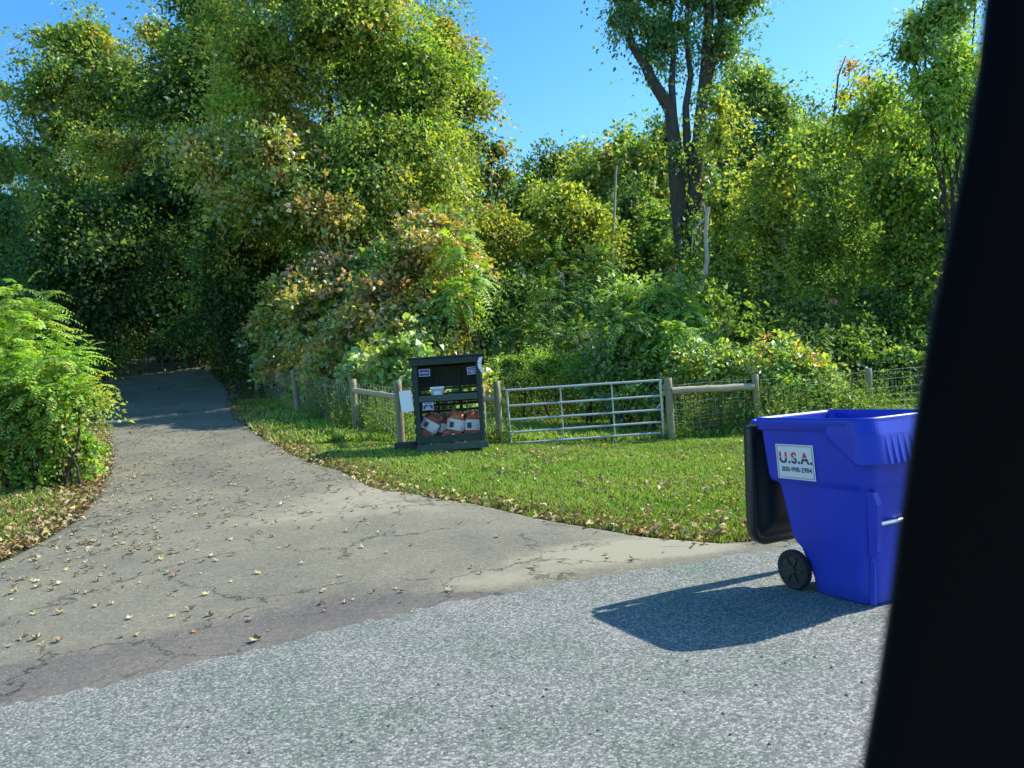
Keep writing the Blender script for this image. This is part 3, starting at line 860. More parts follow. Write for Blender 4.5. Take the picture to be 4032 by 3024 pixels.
# ------------------------------------------------------------------ the big forked tree
D6 = 28.0
bx_ = ray(2720, 1450).x * D6; bz_ = float(terr(bx_, D6))
t6 = empty('forked_tree', (bx_, D6, bz_), 0, 'tallest tree right of the gate, with two thick forked grey trunks against the sky', 'tree')
org = Vector((bx_, D6, bz_))
M_bark6 = plain('grey_furrowed_bark', (.115, .1, .085), .9, noise=.6, scale=5, bump=1.0, spec=.1, stretch=(4, 4, .8))
def L6(u, v, d=0): return P(u, v, D6 + d) - org
def path6(pts, r0, r1): return ([L6(*p) for p in pts], r0, r1)
trunk_mesh('trunk', [
    path6([(2735, 1500), (2722, 1300), (2705, 1100), (2690, 950), (2672, 800), (2660, 650), (2655, 560), (2640, 440), (2605, 370)], .42, .2),
    path6([(2740, 1480), (2735, 1200), (2728, 950), (2735, 800), (2745, 640), (2757, 480), (2778, 280), (2790, 100), (2795, -120), (2800, -350)], .38, .13)], M_bark6, t6, 14)
trunk_mesh('limb', [path6([(2622, 400), (2575, 330), (2535, 250), (2490, 180), (2450, 60), (2430, -60), (2425, -200)], .23, .08)], M_bark6, t6, 10)
trunk_mesh('limb', [path6([(2650, 450), (2645, 330), (2652, 220), (2640, 80), (2650, -100)], .15, .06)], M_bark6, t6, 10)
trunk_mesh('limb', [path6([(2735, 720), (2705, 560), (2700, 420), (2720, 300), (2700, 140), (2715, -100)], .18, .07)], M_bark6, t6, 10)
trunk_mesh('limb', [path6([(2765, 400), (2800, 260), (2838, 130), (2835, -60), (2870, -250)], .2, .07)], M_bark6, t6, 10)
trunk_mesh('dead_branch', [path6([(2760, 640), (2800, 590), (2850, 550), (2880, 525)], .07, .02)], M_snag, t6, 8)
bl6 = [pxblob(b, D6) for b in [(2470, 60, 60, 80), (2450, -60, 90, 120), (2540, 210, 50, 50), (2620, 140, 90, 110), (2600, -60, 130, 130), (2740, -30, 90, 90), (2690, 110, 40, 70), (2890, 10, 90, 110), (2850, 160, 80, 100),
       (2800, -150, 200, 130), (2800, 330, 40, 50), (2930, -60, 80, 80), (2560, 100, 40, 60)]]
crown('crown', [(b[0] - org.x, b[1] - org.y, b[2] - org.z, b[3], b[4], b[5]) for b in bl6], 620, 26, .25, .15, [('teal', 1, .8), ('green', .7, .8), ('yellow', .08, 1.5)], 61, t6, M_leafg, droop=.6)
lo6 = [pxblob(b, D6) for b in [(2655, 620, 40, 110), (2700, 900, 60, 90), (2720, 1080, 90, 100), (2780, 700, 30, 150)]]
crown('ivy', [(b[0] - org.x, b[1] - org.y - .4, b[2] - org.z, b[3], b[4], b[5]) for b in lo6], 110, 16, .2, .12, [('green', 1, 1), ('dark', .5, 1)], 62, t6, M_leafg)

# bleached broken snag in front of it
sx = P(2765, 1200, 22.5)
sn = empty('dead_snag', (sx.x, 22.5, float(terr(sx.x, 22.5))), 0, 'bleached broken dead stem standing right of the forked trunks', 'dead tree')
o_ = Vector(sn.location)
trunk_mesh('stem', [([P(u, v, 22.5) - o_ for u, v in ((2765, 1450), (2762, 1250), (2768, 1120), (2785, 1020), (2778, 920), (2783, 850), (2790, 815))], .085, .05),
                    ([P(u, v, 22.5) - o_ for u, v in ((2783, 850), (2775, 820), (2770, 800))], .04, .02)], M_snag, sn, 10)
trunk_mesh('side_branch', [([P(u, v, 22.5) - o_ for u, v in ((2775, 860), (2745, 890), (2728, 925), (2724, 1000))], .035, .015)], M_snag, sn, 8)
sx = P(2420, 900, 41)
sn = empty('dead_pole', (sx.x, 41, float(terr(sx.x, 41))), 0, 'thin grey dead tree stem standing among the distant green trees', 'dead tree')
o_ = Vector(sn.location)
trunk_mesh('stem', [([P(u, v, 41) - o_ for u, v in ((2395, 1400), (2410, 1000), (2418, 850), (2424, 700), (2428, 650))], .12, .04),
                    ([P(u, v, 41) - o_ for u, v in ((2424, 690), (2445, 675))], .03, .01), ([P(u, v, 41) - o_ for u, v in ((2420, 850), (2400, 830))], .03, .01)], M_snag, sn, 7)

# ------------------------------------------------------------------ mid-distance trees on the right
tree('maple_tree', 'rounded olive yellow tree in the middle of the distant wood above the gate', 'tree', 42, 2300,
     [(2240, 760, 100, 60), (2180, 830, 110, 80), (2320, 860, 110, 90), (2360, 960, 80, 70), (2230, 950, 120, 80)], 520, 26, .45, .2, [('olive', 1.4, .6), ('green', .5, .6), ('yellow', .35, .8)], 71, .2)
tree('maple_tree', 'small flat topped yellowish tree right of the vine mound', 'tree', 40, 1960,
     [(1960, 880, 75, 40), (2030, 900, 60, 40), (1930, 940, 70, 40)], 200, 24, .4, .18, [('tan', .8, .8), ('olive', 1, .8)], 72, .14)
tree('poplar_tree', 'tall upright blue green tree right behind the forked trunks', 'tree', 37, 2950,
     [(2900, 330, 50, 90), (2975, 340, 60, 100), (3060, 440, 60, 110), (2900, 560, 90, 130), (3030, 650, 110, 150), (2960, 830, 120, 140), (3120, 520, 40, 90)], 1000, 26, .42, .19, [('pale', .9, .7), ('green', .9, .7), ('teal', .6, .7)], 73, .2, droop=.4, shell=.45)
tree('maple_sapling', 'slender tree with yellow leaves right beside the forked trunks', 'tree', 26, 2870,
     [(2830, 420, 50, 60), (2820, 540, 45, 70), (2830, 800, 70, 60), (2880, 900, 70, 80), (2800, 1010, 60, 60), (2790, 1120, 110, 80, -1), (2880, 1060, 90, 80, -1), (2780, 1190, 100, 75, -4.2)], 480, 24, .3, .15, [('yellow', .2, 1.2), ('olive', 1, .9), ('green', 1, .9)], 74, .1)
tree('maple_sapling', 'slim tree in golden and green leaf above the right hand log rail', 'tree', 24, 3030,
     [(3100, 620, 60, 70), (3030, 700, 70, 60), (3120, 800, 50, 90), (3060, 930, 80, 90), (3050, 1060, 90, 80), (3060, 1170, 75, 55), (2980, 860, 50, 60)], 420, 24, .33, .14, [('yellow', .3, 1.3), ('olive', .9, .9), ('green', 1.1, .9), ('tan', .25, 1.3)], 75, .1, shell=.3)
tree('willow_tree', 'fine leaved grey green willow like tree with many slanting stems, right of centre', 'tree', 29, 3230,
     [(3230, 560, 110, 90), (3330, 620, 120, 110), (3200, 760, 130, 130), (3350, 830, 150, 150), (3240, 960, 160, 140), (3420, 1000, 130, 150), (3130, 1120, 150, 110), (3330, 1160, 170, 100)], 1900, 34, .36, .115, [('pale', 1.2, .7), ('green', 1.2, .7), ('lime', .25, .9)], 76, .16, wide=.35, twigs=110)
tree('ash_tree', 'tall open tree at the right beside the window pillar with light feathery leaves', 'tree', 21, 3740,
     [(3620, 90, 90, 60), (3580, 210, 70, 50), (3720, 60, 120, 110), (3640, 330, 90, 60), (3760, 260, 120, 110), (3820, -80, 150, 120), (3720, 430, 120, 70), (3850, 420, 120, 120)], 460, 24, .28, .15, [('pale', .6, .9), ('green', 1, .9), ('lime', .4, 1)], 77, .17, droop=.5, wide=.4, twigs=90, shell=.3)
tree('maple_tree', 'broad tree with a few golden sprays left of the window pillar', 'tree', 25, 3560,
     [(3470, 390, 110, 60), (3370, 470, 80, 50), (3560, 500, 130, 80), (3680, 600, 160, 100), (3500, 700, 130, 120), (3660, 800, 180, 140), (3580, 980, 170, 130), (3720, 1050, 180, 170)], 1200, 26, .33, .16, [('green', 1.2, .6), ('lime', .4, .8), ('yellow', .3, 1.1), ('olive', .5, .8)], 78, .24, twigs=100)
tree('cherry_tree', 'thin leaning tree with sparse reddish leaves sticking up into the sky', 'tree', 31, 3080,
     [(3350, 260, 55, 40), (3400, 330, 45, 45), (3330, 380, 50, 50)], 45, 14, .25, .12, [('tan', .8, 1), ('brown', .8, 1), ('olive', .5, 1)], 79, .07, limbs=False)
o_ = [o for o in col.objects if o.name.startswith('cherry_tree')][0]
lo_ = Vector(o_.location)
trunk_mesh('limb', [([P(u, v, 31) - lo_ for u, v in ((3120, 1100), (3160, 900), (3220, 650), (3275, 510), (3290, 400), (3300, 300), (3330, 220))], .12, .02),
                    ([P(u, v, 31) - lo_ for u, v in ((3275, 500), (3330, 380), (3370, 300), (3400, 260))], .04, .01),
                    ([P(u, v, 31) - lo_ for u, v in ((3290, 430), (3340, 330), (3350, 230))], .03, .01)], M_barkd, o_, 7)
tree('maple_tree', 'shaded dense tree low behind the blue bin', 'tree', 24, 3500,
     [(3450, 1180, 150, 90), (3600, 1220, 150, 110), (3500, 1330, 170, 80), (3350, 1300, 110, 80), (3700, 1350, 150, 110)], 520, 26, .26, .12, [('green', 1.2, .9), ('dark', .7, .9), ('lime', .2, 1)], 80, .1)

# distant trees: three kinds, copied
def proto(name, seed, blobs, n, per, mix, h):
    root = bpy.data.objects.new(name, None); root.empty_display_size = .2; link(root)
    crown('crown', blobs, n, per, .55, .27, mix, seed, root)
    rd = random.Random(seed)
    paths = [(bez((0, 0, -.5), (0, 0, h * .75), (.2, 0, 0), 6, .01, rd), .24, .08)]
    for b in blobs: paths.append((bez((0, 0, b[2] * .6), b[:3], (0, 0, -.3), 5, .03, rd), .08, .03))
    trunk_mesh('trunk', paths, M_barkd, root, 7)
    return root, h
protos = [
 proto('oak_tree', 81, [(0, 0, 10.6, 1.7, 1.7, 1.5), (-1.4, .3, 8.8, 1.9, 1.9, 1.5), (1.5, -.2, 8.2, 2.0, 1.9, 1.6), (0, 0, 6.3, 2.6, 2.4, 1.8), (.4, -.8, 4.0, 2.3, 2.1, 1.5), (-.8, .3, 2.4, 2.2, 2.0, 1.3)], 640, 24, [('green', 1.2, .5), ('olive', .5, .5), ('dark', .5, .6)], 12.1),
 proto('birch_tree', 82, [(0, 0, 11.1, .9, .9, 1.4), (.5, .2, 9.2, 1.3, 1.3, 1.5), (-.6, 0, 7.4, 1.6, 1.5, 1.6), (.5, -.3, 5.4, 1.8, 1.7, 1.5), (-.3, 0, 3.4, 1.9, 1.7, 1.5)], 480, 24, [('teal', .6, .6), ('green', 1.2, .6), ('pale', .35, .8)], 12.5),
 proto('maple_tree', 83, [(.3, 0, 10.2, 1.6, 1.5, 1.3), (-1.1, 0, 9.3, 1.3, 1.3, 1.1), (1.3, .4, 7.9, 1.8, 1.6, 1.3), (-.9, -.3, 6.9, 2.1, 1.9, 1.6), (.6, 0, 4.9, 2.4, 2.1, 1.6), (-.3, 0, 3, 2.3, 2.1, 1.5)], 620, 24, [('olive', .9, .6), ('green', .9, .6), ('tan', .15, .8)], 11.5),
 proto('hemlock_tree', 84, [(0, 0, 10.2, 1.2, 1.2, 1.6), (0, .2, 8, 1.8, 1.7, 1.7), (-.3, 0, 6, 2.2, 2.1, 1.7), (.4, -.3, 4, 2.5, 2.3, 1.6), (-.3, 0, 2.2, 2.5, 2.3, 1.4)], 620, 26, [('dark', 1.3, .6), ('teal', .25, .6)], 11.8)]  # dark leaf colours paint shade into the pockets among the distant trees
# (u, v of the top, D, kind, width factor, label)
far = [
 (2010, 735, 62, 0, 1.0, 'distant green tree at the left end of the skyline dip'),
 (2090, 665, 66, 1, 1.2, 'distant narrow tree at the lowest part of the skyline'),
 (2180, 575, 64, 0, .9, 'distant round topped tree above the flat topped yellowish tree'),
 (2270, 560, 66, 1, 1.4, 'distant pointed tree on the skyline above the olive yellow tree'),
 (2350, 570, 60, 2, .9, 'distant tree on the skyline just left of the thin dead stem'),
 (2450, 500, 64, 1, 1.4, 'distant pointed tree on the skyline just right of the thin dead stem'),
 (2530, 530, 58, 2, .9, 'distant tree on the skyline midway between dead stem and forked trunks'),
 (2610, 475, 60, 0, .8, 'distant tree touching the forked trunks on their left'),
 (2480, 740, 46, 0, .9, 'green tree in the middle rank just left of the forked trunks'),
 (2600, 800, 44, 1, 1.3, 'green tree in the middle rank at the foot of the forked trunks'),
 (2130, 930, 44, 3, 1.2, 'dim tree in the middle rank under the flat topped yellowish tree'),
 (2400, 1010, 36, 3, .7, 'low shade-darkened tree behind the middle of the gate'),
 (2040, 1010, 36, 3, .7, 'low dark tree behind the left end of the gate'),
 (3170, 440, 60, 0, .8, 'distant tree on the skyline right of the blue green upright tree'),
 (3230, 500, 56, 2, .8, 'distant tree at the dip of the skyline left of the leaning thin tree'),
 (3420, 400, 52, 0, .9, 'distant tree on the skyline behind the leaning thin tree'),
 (3600, 430, 54, 2, 1., 'distant tree on the skyline behind the feathery leaved tall tree'),
 (3780, 420, 50, 0, 1., 'distant tree beside the window pillar at skyline height'),
 (3950, 380, 48, 2, 1., 'distant tree hidden mostly by the window pillar'),
 (1790, 900, 46, 3, .8, 'dim dark tree behind the right edge of the olive tree'),
 (80, 700, 50, 3, 1., 'dim tree far behind the cedar at the left edge'),
 (-150, 650, 52, 2, 1., 'dim tree outside the left edge behind the cedar'),
 (1000, 760, 52, 3, 1.3, 'dim tree far behind the driveway tunnel'),
 (520, 1060, 50, 3, .9, 'dim tree at the head of the driveway under the dark overhang'),
 (2870, 700, 42, 0, .8, 'green tree in the middle rank right of the forked trunks'),
 (2250, 1130, 31, 3, .8, 'slim dark young tree in shade behind the gate'),
 (3150, 760, 38, 0, .8, 'green tree in the middle rank behind the golden slim tree'),
]
rd = random.Random(5)
used = [False] * 4
for (u, v, D, kd, wf, lab) in far:
    src, h0 = protos[kd]
    top = P(u, v, D); x = top.x; z = float(terr(x, D)) - .2
    s = (top.z - z) / h0
    if not used[kd]: o = src; used[kd] = True
    else:
        o = src.copy(); col.objects.link(o)
        for ch in src.children:
            c = ch.copy(); c.parent = o; col.objects.link(c)
    o.location = (x, D, z); o.rotation_euler = (0, 0, rd.uniform(0, 6.28))
    ws = s * wf * rd.uniform(.9, 1.1)
    o.scale = (ws, ws, s)
    tag(o, lab, 'tree', 'trees of the distant wood')

# far-off wood that closes the view
def woods():
    g = np.random.default_rng(90)
    n = 9000
    ang = g.uniform(-1.25, 1.15, n); dd = g.uniform(74, 105, n)
    x = np.tan(ang * .8) * dd * 1.1; y = dd
    base = terr(x, y)
    hh = 11 + 3 * noise2(x, y * .2, .25) + 1.5 * noise2(x, y, .7, 3)
    z = base + hh * g.random(n) ** .6
    per = 14; k = np.repeat(np.arange(n), per)
    cen = np.stack([x, y, z], 1)
    pos = cen[k] + g.normal(0, .9, (n * per, 3)) * np.array([1, 1, .6])
    V = leaf_verts(pos, g.normal(0, 1, (n * per, 3)), unit(g.normal(0, .6, (n * per, 3)) + np.array([0, -.3, .8])), g.uniform(.35, .75, n * per), g.uniform(.3, .55, n * per))
    c = palette(g, n, [('green', 1, .1), ('olive', .5, .12), ('dark', .8, .1)], cen)[k] * g.uniform(.8, 1.2, (n * per, 1))
    o = fast_mesh('far_woods', V, 4, c, M_leaf)
    tag(o, 'far wooded slope closing the view behind all the trees', 'woods', None, 'stuff')
woods()

# ------------------------------------------------------------------ bushes and weeds behind the fence
thicket('vine_bush', 'big green bush of vines and sumac right behind the right end of the gate', 'bush',
        [(2450, 1230, 110, 90, 19), (2600, 1210, 130, 90, 19), (2690, 1290, 110, 80, 18.6), (2480, 1340, 130, 90, 18.2), (2640, 1390, 120, 80, 17.6), (2420, 1430, 90, 70, 18), (2560, 1470, 100, 60, 17.2)],
        820, 26, .2, .12, [('green', 1.2, 1), ('lime', .6, 1.1), ('dark', .3, 1), ('pale', .25, 1.3)], 34, mat=M_leafg)
frond_bush('sumac', 'sumac shoots with long feathery leaves on top of the vine bush', 'shrub',
           [(2420, 1180, 70, 50, 18.6), (2560, 1170, 80, 40, 18.4), (2690, 1240, 80, 50, 18), (2480, 1290, 90, 60, 17.6), (2650, 1340, 80, 60, 17.2)], 150, .6, 9, .15, [('lime', 1, 1), ('green', 1, 1)], 44, arch=.6)
thicket('bramble_bank', 'leafy vine bank with a few yellow leaves spilling over the right log rail', 'bush',
        [(2740, 1440, 80, 50, 16.6), (2860, 1430, 110, 60, 16.6), (2980, 1410, 110, 70, 16.6), (3090, 1430, 110, 70, 16.4), (3200, 1470, 100, 60, 16.2), (2900, 1510, 90, 40, 16.2), (3060, 1530, 140, 70, 15.9), (3230, 1560, 110, 60, 15.8), (3030, 1620, 110, 50, 15.6)],
        900, 24, .16, .1, [('green', 1.2, 1.2), ('lime', .6, 1.2), ('yellow', .16, 2), ('red', .04, 2), ('pale', .2, 1.3)], 35, mat=M_leafg)
frond_bush('locust_shrub', 'feathery shrub with shade-darkened leaves behind the left half of the gate', 'shrub',
           [(2150, 1180, 100, 110, 22), (2190, 1040, 60, 90, 22.3), (2090, 1320, 110, 80, 21.4), (2300, 1180, 110, 120, 22.5), (2240, 1340, 130, 80, 21), (2000, 1350, 60, 50, 21.5), (2350, 1050, 90, 80, 23)],
           560, .55, 10, .13, [('green', .3, .9), ('teal', .5, .9), ('dark', 1.4, .9)], 45, arch=.5, wide=.33)  # mostly dark leaves, shade behind the gate put into their colour
thicket('weed_clump', 'loose weeds and low bushes in half shade behind the gate', 'bush',
        [(2020, 1430, 90, 50, 19.5), (2160, 1440, 100, 50, 19), (2300, 1450, 100, 50, 18.6), (2380, 1500, 80, 40, 17.4), (2480, 1560, 70, 50, 16.6), (2560, 1620, 50, 50, 16.3)],
        330, 24, .17, .08, [('green', 1.2, 1), ('lime', .3, 1.3), ('pale', .2, 1)], 36, wide=.35)
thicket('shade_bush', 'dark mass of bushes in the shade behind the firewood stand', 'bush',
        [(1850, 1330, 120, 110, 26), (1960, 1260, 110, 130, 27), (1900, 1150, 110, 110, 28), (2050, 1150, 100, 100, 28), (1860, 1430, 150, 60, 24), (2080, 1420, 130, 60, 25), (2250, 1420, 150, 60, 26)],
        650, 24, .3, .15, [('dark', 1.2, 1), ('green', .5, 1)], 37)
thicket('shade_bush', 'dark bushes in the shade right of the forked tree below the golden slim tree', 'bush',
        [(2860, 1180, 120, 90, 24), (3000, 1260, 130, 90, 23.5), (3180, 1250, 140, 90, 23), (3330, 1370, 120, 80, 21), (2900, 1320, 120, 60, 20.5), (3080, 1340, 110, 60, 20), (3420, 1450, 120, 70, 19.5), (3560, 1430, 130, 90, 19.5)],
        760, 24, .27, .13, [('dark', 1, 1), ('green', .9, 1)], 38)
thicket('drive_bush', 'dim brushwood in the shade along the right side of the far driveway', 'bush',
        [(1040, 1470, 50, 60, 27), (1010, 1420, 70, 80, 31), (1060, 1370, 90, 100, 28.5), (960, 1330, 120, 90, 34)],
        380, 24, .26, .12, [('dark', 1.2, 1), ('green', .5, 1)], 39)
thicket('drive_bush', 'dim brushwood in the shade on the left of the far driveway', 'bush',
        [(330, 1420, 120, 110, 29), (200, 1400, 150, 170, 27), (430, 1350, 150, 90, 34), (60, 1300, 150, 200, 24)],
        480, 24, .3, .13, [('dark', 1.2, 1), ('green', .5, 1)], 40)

# tall weeds at the fence foot (stuff)
def weeds(name, label, spots, n, h, seed):
    g = np.random.default_rng(seed)
    Vs = []; Cs = []
    for (u0, u1, y0, y1) in spots:
        m = int(n / len(spots))
        y = g.uniform(y0, y1, m); x = (g.uniform(u0, u1, m) - 2016) / FPX * y
        z = terr(x, y); hh = h * g.uniform(.4, 1.2, m)
        per = 9; k = np.repeat(np.arange(m), per); t = np.tile(np.linspace(.15, 1, per), m)
        lx, ly = g.normal(0, .18, m), g.normal(0, .18, m)
        pos = np.stack([x[k] + lx[k] * hh[k] * t, y[k] + ly[k] * hh[k] * t, z[k] + hh[k] * t], 1)
        d = g.normal(0, 1, (m * per, 3)); d[:, 2] = np.abs(d[:, 2]) * .6
        ln = g.uniform(.05, .11, m * per) * (1.2 - .6 * t)
        Vs.append(leaf_verts(pos, d, unit(g.normal(0, .5, (m * per, 3)) + np.array([0, 0, 1])), ln, ln * .3))
        Cs.append(palette(g, m * per, [('green', 1.2, 1), ('lime', .5, 1), ('tan', .1, 2)], pos))
        # stalks
        S = np.zeros((m, 4, 3)); w = .004
        S[:, 0] = np.stack([x - w, y, z], 1); S[:, 1] = np.stack([x + w, y, z], 1)
        S[:, 2] = np.stack([x + lx * hh + w * .5, y + ly * hh, z + hh], 1); S[:, 3] = np.stack([x + lx * hh - w * .5, y + ly * hh, z + hh], 1)
        Vs.append(S); Cs.append(np.tile(np.array([.12, .16, .05]), (m, 1)) * g.uniform(.7, 1.3, (m, 1)))
    o = fast_mesh(name, np.concatenate(Vs), 4, np.concatenate(Cs), M_leaf)
    tag(o, label, 'weeds', None, 'stuff')
weeds('weeds', 'tangle of tall green weeds growing up the wire fence left of the firewood stand', [(1210, 1400, 19, 21.5), (1300, 1600, 16.8, 18.2), (1430, 1640, 15.6, 16.8)], 1100, .85, 1)
weeds('weeds', 'tangle of weeds growing up the wire fence right of the gate', [(2660, 3000, 15.2, 16.3), (2660, 3350, 15.2, 16.6), (2990, 3500, 14.9, 16.0)], 1500, .95, 2)
weeds('weeds', 'weeds round the feet of the gate posts and firewood stand', [(1880, 2020, 14.9, 15.8), (1930, 1990, 14.7, 15.3), (2590, 2700, 15.0, 15.5)], 260, .4, 3)
weeds('weeds', 'shaded weeds on the field beyond the gate', [(1950, 2500, 19.5, 23), (1700, 2400, 21, 25), (2400, 3400, 17, 21)], 1500, .8, 6)
weeds('weeds', 'dry grass and weeds at the foot of the leaning fence post beside the driveway', [(1010, 1200, 24.2, 26), (1060, 1180, 23.9, 25), (1180, 1330, 19.5, 22)], 300, .4, 7)

# reeds with plumes
def reed(u, D, h, seed, label, plume=True):
    rd = random.Random(seed)
    x = (u - 2016) / FPX * D; z = float(terr(x, D))
    root = empty('reed', (x, D, z), 0, label, 'reed', 'reeds behind the right log rail')
    g = np.random.default_rng(seed)
    mb = MB(); Vs = []; Cs = []
    nst = 3
    for i in range(nst):
        bx, by = rd.uniform(-.12, .12), rd.uniform(-.1, .1); hh = h * rd.uniform(.8, 1)
        top = (bx + rd.uniform(-.2, .2), by, hh)
        pts = bez((bx, by, 0), top, (rd.uniform(-.1, .1), 0, 0), 6)
        mb = MB(); mb.tube(pts, [.007 - .0007 * j for j in range(7)], 5); mb.build('stalk', M_grassy, root)
        for q in range(9):
            t = .35 + .6 * q / 8
            p = np.array([bx + (top[0] - bx) * t, by, hh * t]); a = rd.uniform(0, 6.28)
            d = np.array([math.cos(a), math.sin(a) * .6, .9]); L = rd.uniform(.35, .6); nseg = 5
            prev = p; w0 = .022
            for sgi in range(nseg):
                nx = prev + d * L / nseg / np.linalg.norm(d)
                d = d + np.array([0, 0, -.38])
                w1 = .022 * (1 - (sgi + 1) / nseg) + .002
                sd = np.array([-math.sin(a), math.cos(a), 0])
                Vs.append([prev - sd * w0 / 2, prev + sd * w0 / 2, nx + sd * w1 / 2, nx - sd * w1 / 2]); Cs.append([.15, .23, .05])
                prev = nx; w0 = w1
    fast_mesh('foliage', np.array(Vs), 4, np.array(Cs) * g.uniform(.8, 1.3, (len(Cs), 1)), M_leaf, root)
    if plume:
        n = 260; t = g.random(n)
        tx, tz = top[0], top[2]
        pos = np.stack([tx + .16 * t + g.normal(0, .022, n) * (1 - t * .5), g.normal(0, .02, n), tz + .16 * t - .10 * t * t + g.normal(0, .018, n)], 1)
        V = leaf_verts(pos, g.normal(0, .4, (n, 3)) + np.array([.6, 0, .1]), g.normal(0, 1, (n, 3)), g.uniform(.04, .09, n), g.uniform(.008, .016, n))
        fast_mesh('plume', V, 4, np.tile(np.array([.27, .17, .12]), (n, 1)) * g.uniform(.7, 1.3, (n, 1)), M_dry, root)
M_grassy = plain('reed_stalk', (.17, .2, .07), .7)
for i, (u, D, h, pl, lab) in enumerate([
    (2560, 19.5, 3.9, 1, 'reed with a brown plume, leftmost over the vine bush'), (2610, 19.4, 4.0, 1, 'reed with a brown plume, second over the vine bush'), (2665, 19.2, 3.9, 1, 'reed with a brown plume, rightmost over the vine bush'),
    (2830, 17.6, 2.7, 1, 'short reed clump just right of the vine bush'), (2900, 17.4, 2.5, 0, 'plumeless reed between the short clump and the tallest middle reed'),
    (3010, 17.2, 3.1, 0, 'tallest plumeless reed, above the second right hand post'), (3120, 17.2, 2.5, 0, 'plumeless reed right of the tallest middle reed'),
    (3180, 17.4, 2.6, 0, 'plumeless reed left of the rightmost plume'), (3280, 17.6, 2.8, 1, 'rightmost reed, its plume leaning right')]):
    reed(u, D, h, 300 + i, lab, bool(pl))

# ------------------------------------------------------------------ fence
M_post = plain('weathered_timber', (.36, .31, .2), .85, noise=.45, scale=5, bump=.8, spec=.15, stretch=(6, 6, .9), c2=(.19, .19, .11))
M_rail = plain('log_rail', (.50, .43, .31), .8, noise=.4, scale=4, bump=.8, spec=.15, stretch=(1, 6, 6), c2=(.3, .27, .17))
M_wire = plain('galvanised_wire', (.62, .64, .62), .4, metal=.6)
M_gate = plain('galvanised_tube', (.5, .54, .54), .45, metal=.45, noise=.12, scale=14)

def post(ut, vt, ub, vb, D, r, label):
    b = P(ub, vb, D); t = P(ut, vt, D)
    zg = float(terr(b.x, D))
    root = MB()
    base = Vector((b.x, D, zg))
    off = t - base
    n = 12; pts = [(off * (i / 8)) for i in range(9)]
    pts[0] = Vector((0, 0, -.25)) - off * .0
    rd = random.Random(int(ut))
    rad = [r * rd.uniform(.96, 1.05) for _ in pts]
    root.tube(pts + [off * 1.004], rad + [r * .86], 14)
    o = root.build('fence_post', M_post)
    o.location = base
    return tag(o, label, 'fence post', 'round timber fence posts'), base, t

posts = {}
for key, a in dict(
    p1=(1153, 1458, 1174, 1616, 21.0, .07, 'leaning round fence post farthest up the driveway'),
    p2=(1388, 1494, 1404, 1718, 16.9, .075, 'round fence post at the left end of the log rail left of the firewood stand'),
    p3=(1565, 1498, 1580, 1752, 14.9, .075, 'round fence post touching the left side of the firewood stand'),
    p4=(1954, 1502, 1972, 1757, 14.9, .07, 'round fence post between the firewood stand and the gate'),
    p5=(2630, 1489, 2646, 1740, 15.1, .075, 'round fence post at the right end of the gate'),
    p6=(2972, 1475, 2990, 1735, 15.3, .065, 'round fence post at the right end of the right hand log rail'),
    p7=(3417, 1451, 3430, 1700, 15.6, .07, 'round fence post farthest right, seen above the blue bin'),
    p0=(1005, 1425, 1015, 1560, 28.5, .08, 'dim fence post in the shade at the right side of the far driveway'),
    p8=(1895, 1515, 1905, 1750, 15.2, .07, 'short dark post just behind the right side of the firewood stand')).items():
    posts[key] = post(*a)

def rail(a, b, za, zb, r, label):
    pa = posts[a]; pb = posts[b]
    A_ = pa[1].lerp(pa[2], za); B_ = pb[1].lerp(pb[2], zb)
    d = (B_ - A_).normalized()
    A_ = A_ + d * .05 - Vector((0, .03, 0)); B_ = B_ - d * .05 - Vector((0, .03, 0))
    mb = MB(); L = (B_ - A_).length
    n = 12; rd = random.Random(int(A_.x * 100))
    pts = [Vector((L * i / n, rd.uniform(-.006, .006), rd.uniform(-.008, .008))) for i in range(n + 1)]
    mb.tube(pts, [r * rd.uniform(.93, 1.05) for _ in pts], 12)
    o = mb.build('fence_rail', M_rail)
    o.matrix_world = Matrix.Translation(A_) @ d.to_track_quat('X', 'Z').to_matrix().to_4x4()
    return tag(o, label, 'fence rail', 'log fence rails')
rail('p2', 'p3', .80, .74, .06, 'log rail between the two posts left of the firewood stand')
rail('p3', 'p4', .74, .72, .055, 'log rail passing behind the firewood stand to the gate post')
rail('p5', 'p6', .80, .80, .07, 'pale log rail between the posts right of the gate')

def wire(a, b, label, h=1.0, side=.09):
    A_ = posts[a][1]; B_ = posts[b][1]
    d = (B_ - A_); L = d.length
    root = empty('wire_fence', A_, 0, label, 'wire fence', 'woven wire fencing')
    mb = MB(); mv = MB()
    nrm = Vector((-d.y, d.x, 0)).normalized() * side
    hs = [.06, .15, .25, .36, .48, .61, .76, .93, 1.1]
    n = max(6, int(L / .3))
    def pt(t, z):
        q = A_ + d * t
        return Vector((d.x * t, d.y * t, float(terr(q.x, q.y)) - A_.z + z + .015 * math.sin(t * 9 + z * 4))) + nrm
    for z in hs:
        mb.tube([pt(i / n, z) for i in range(n + 1)], .0022, 4, False)
    k = int(L / .155)
    for i in range(k + 1):
        t = i / k
        mv.tube([pt(t, hs[0]), pt(t, hs[-1])], .0017, 4, False)
    mb.build('line_wire', M_wire, root); mv.build('stay_wire', M_wire, root)
wire('p0', 'p1', 'woven wire between the dim post and the leaning post up the driveway')
wire('p1', 'p2', 'woven wire running up the driveway to the leaning post')
wire('p2', 'p3', 'woven wire under the log rail left of the firewood stand')
wire('p3', 'p4', 'woven wire behind the firewood stand')
wire('p5', 'p6', 'woven wire under the pale log rail right of the gate')
wire('p6', 'p7', 'woven wire between the last two posts above the blue bin')
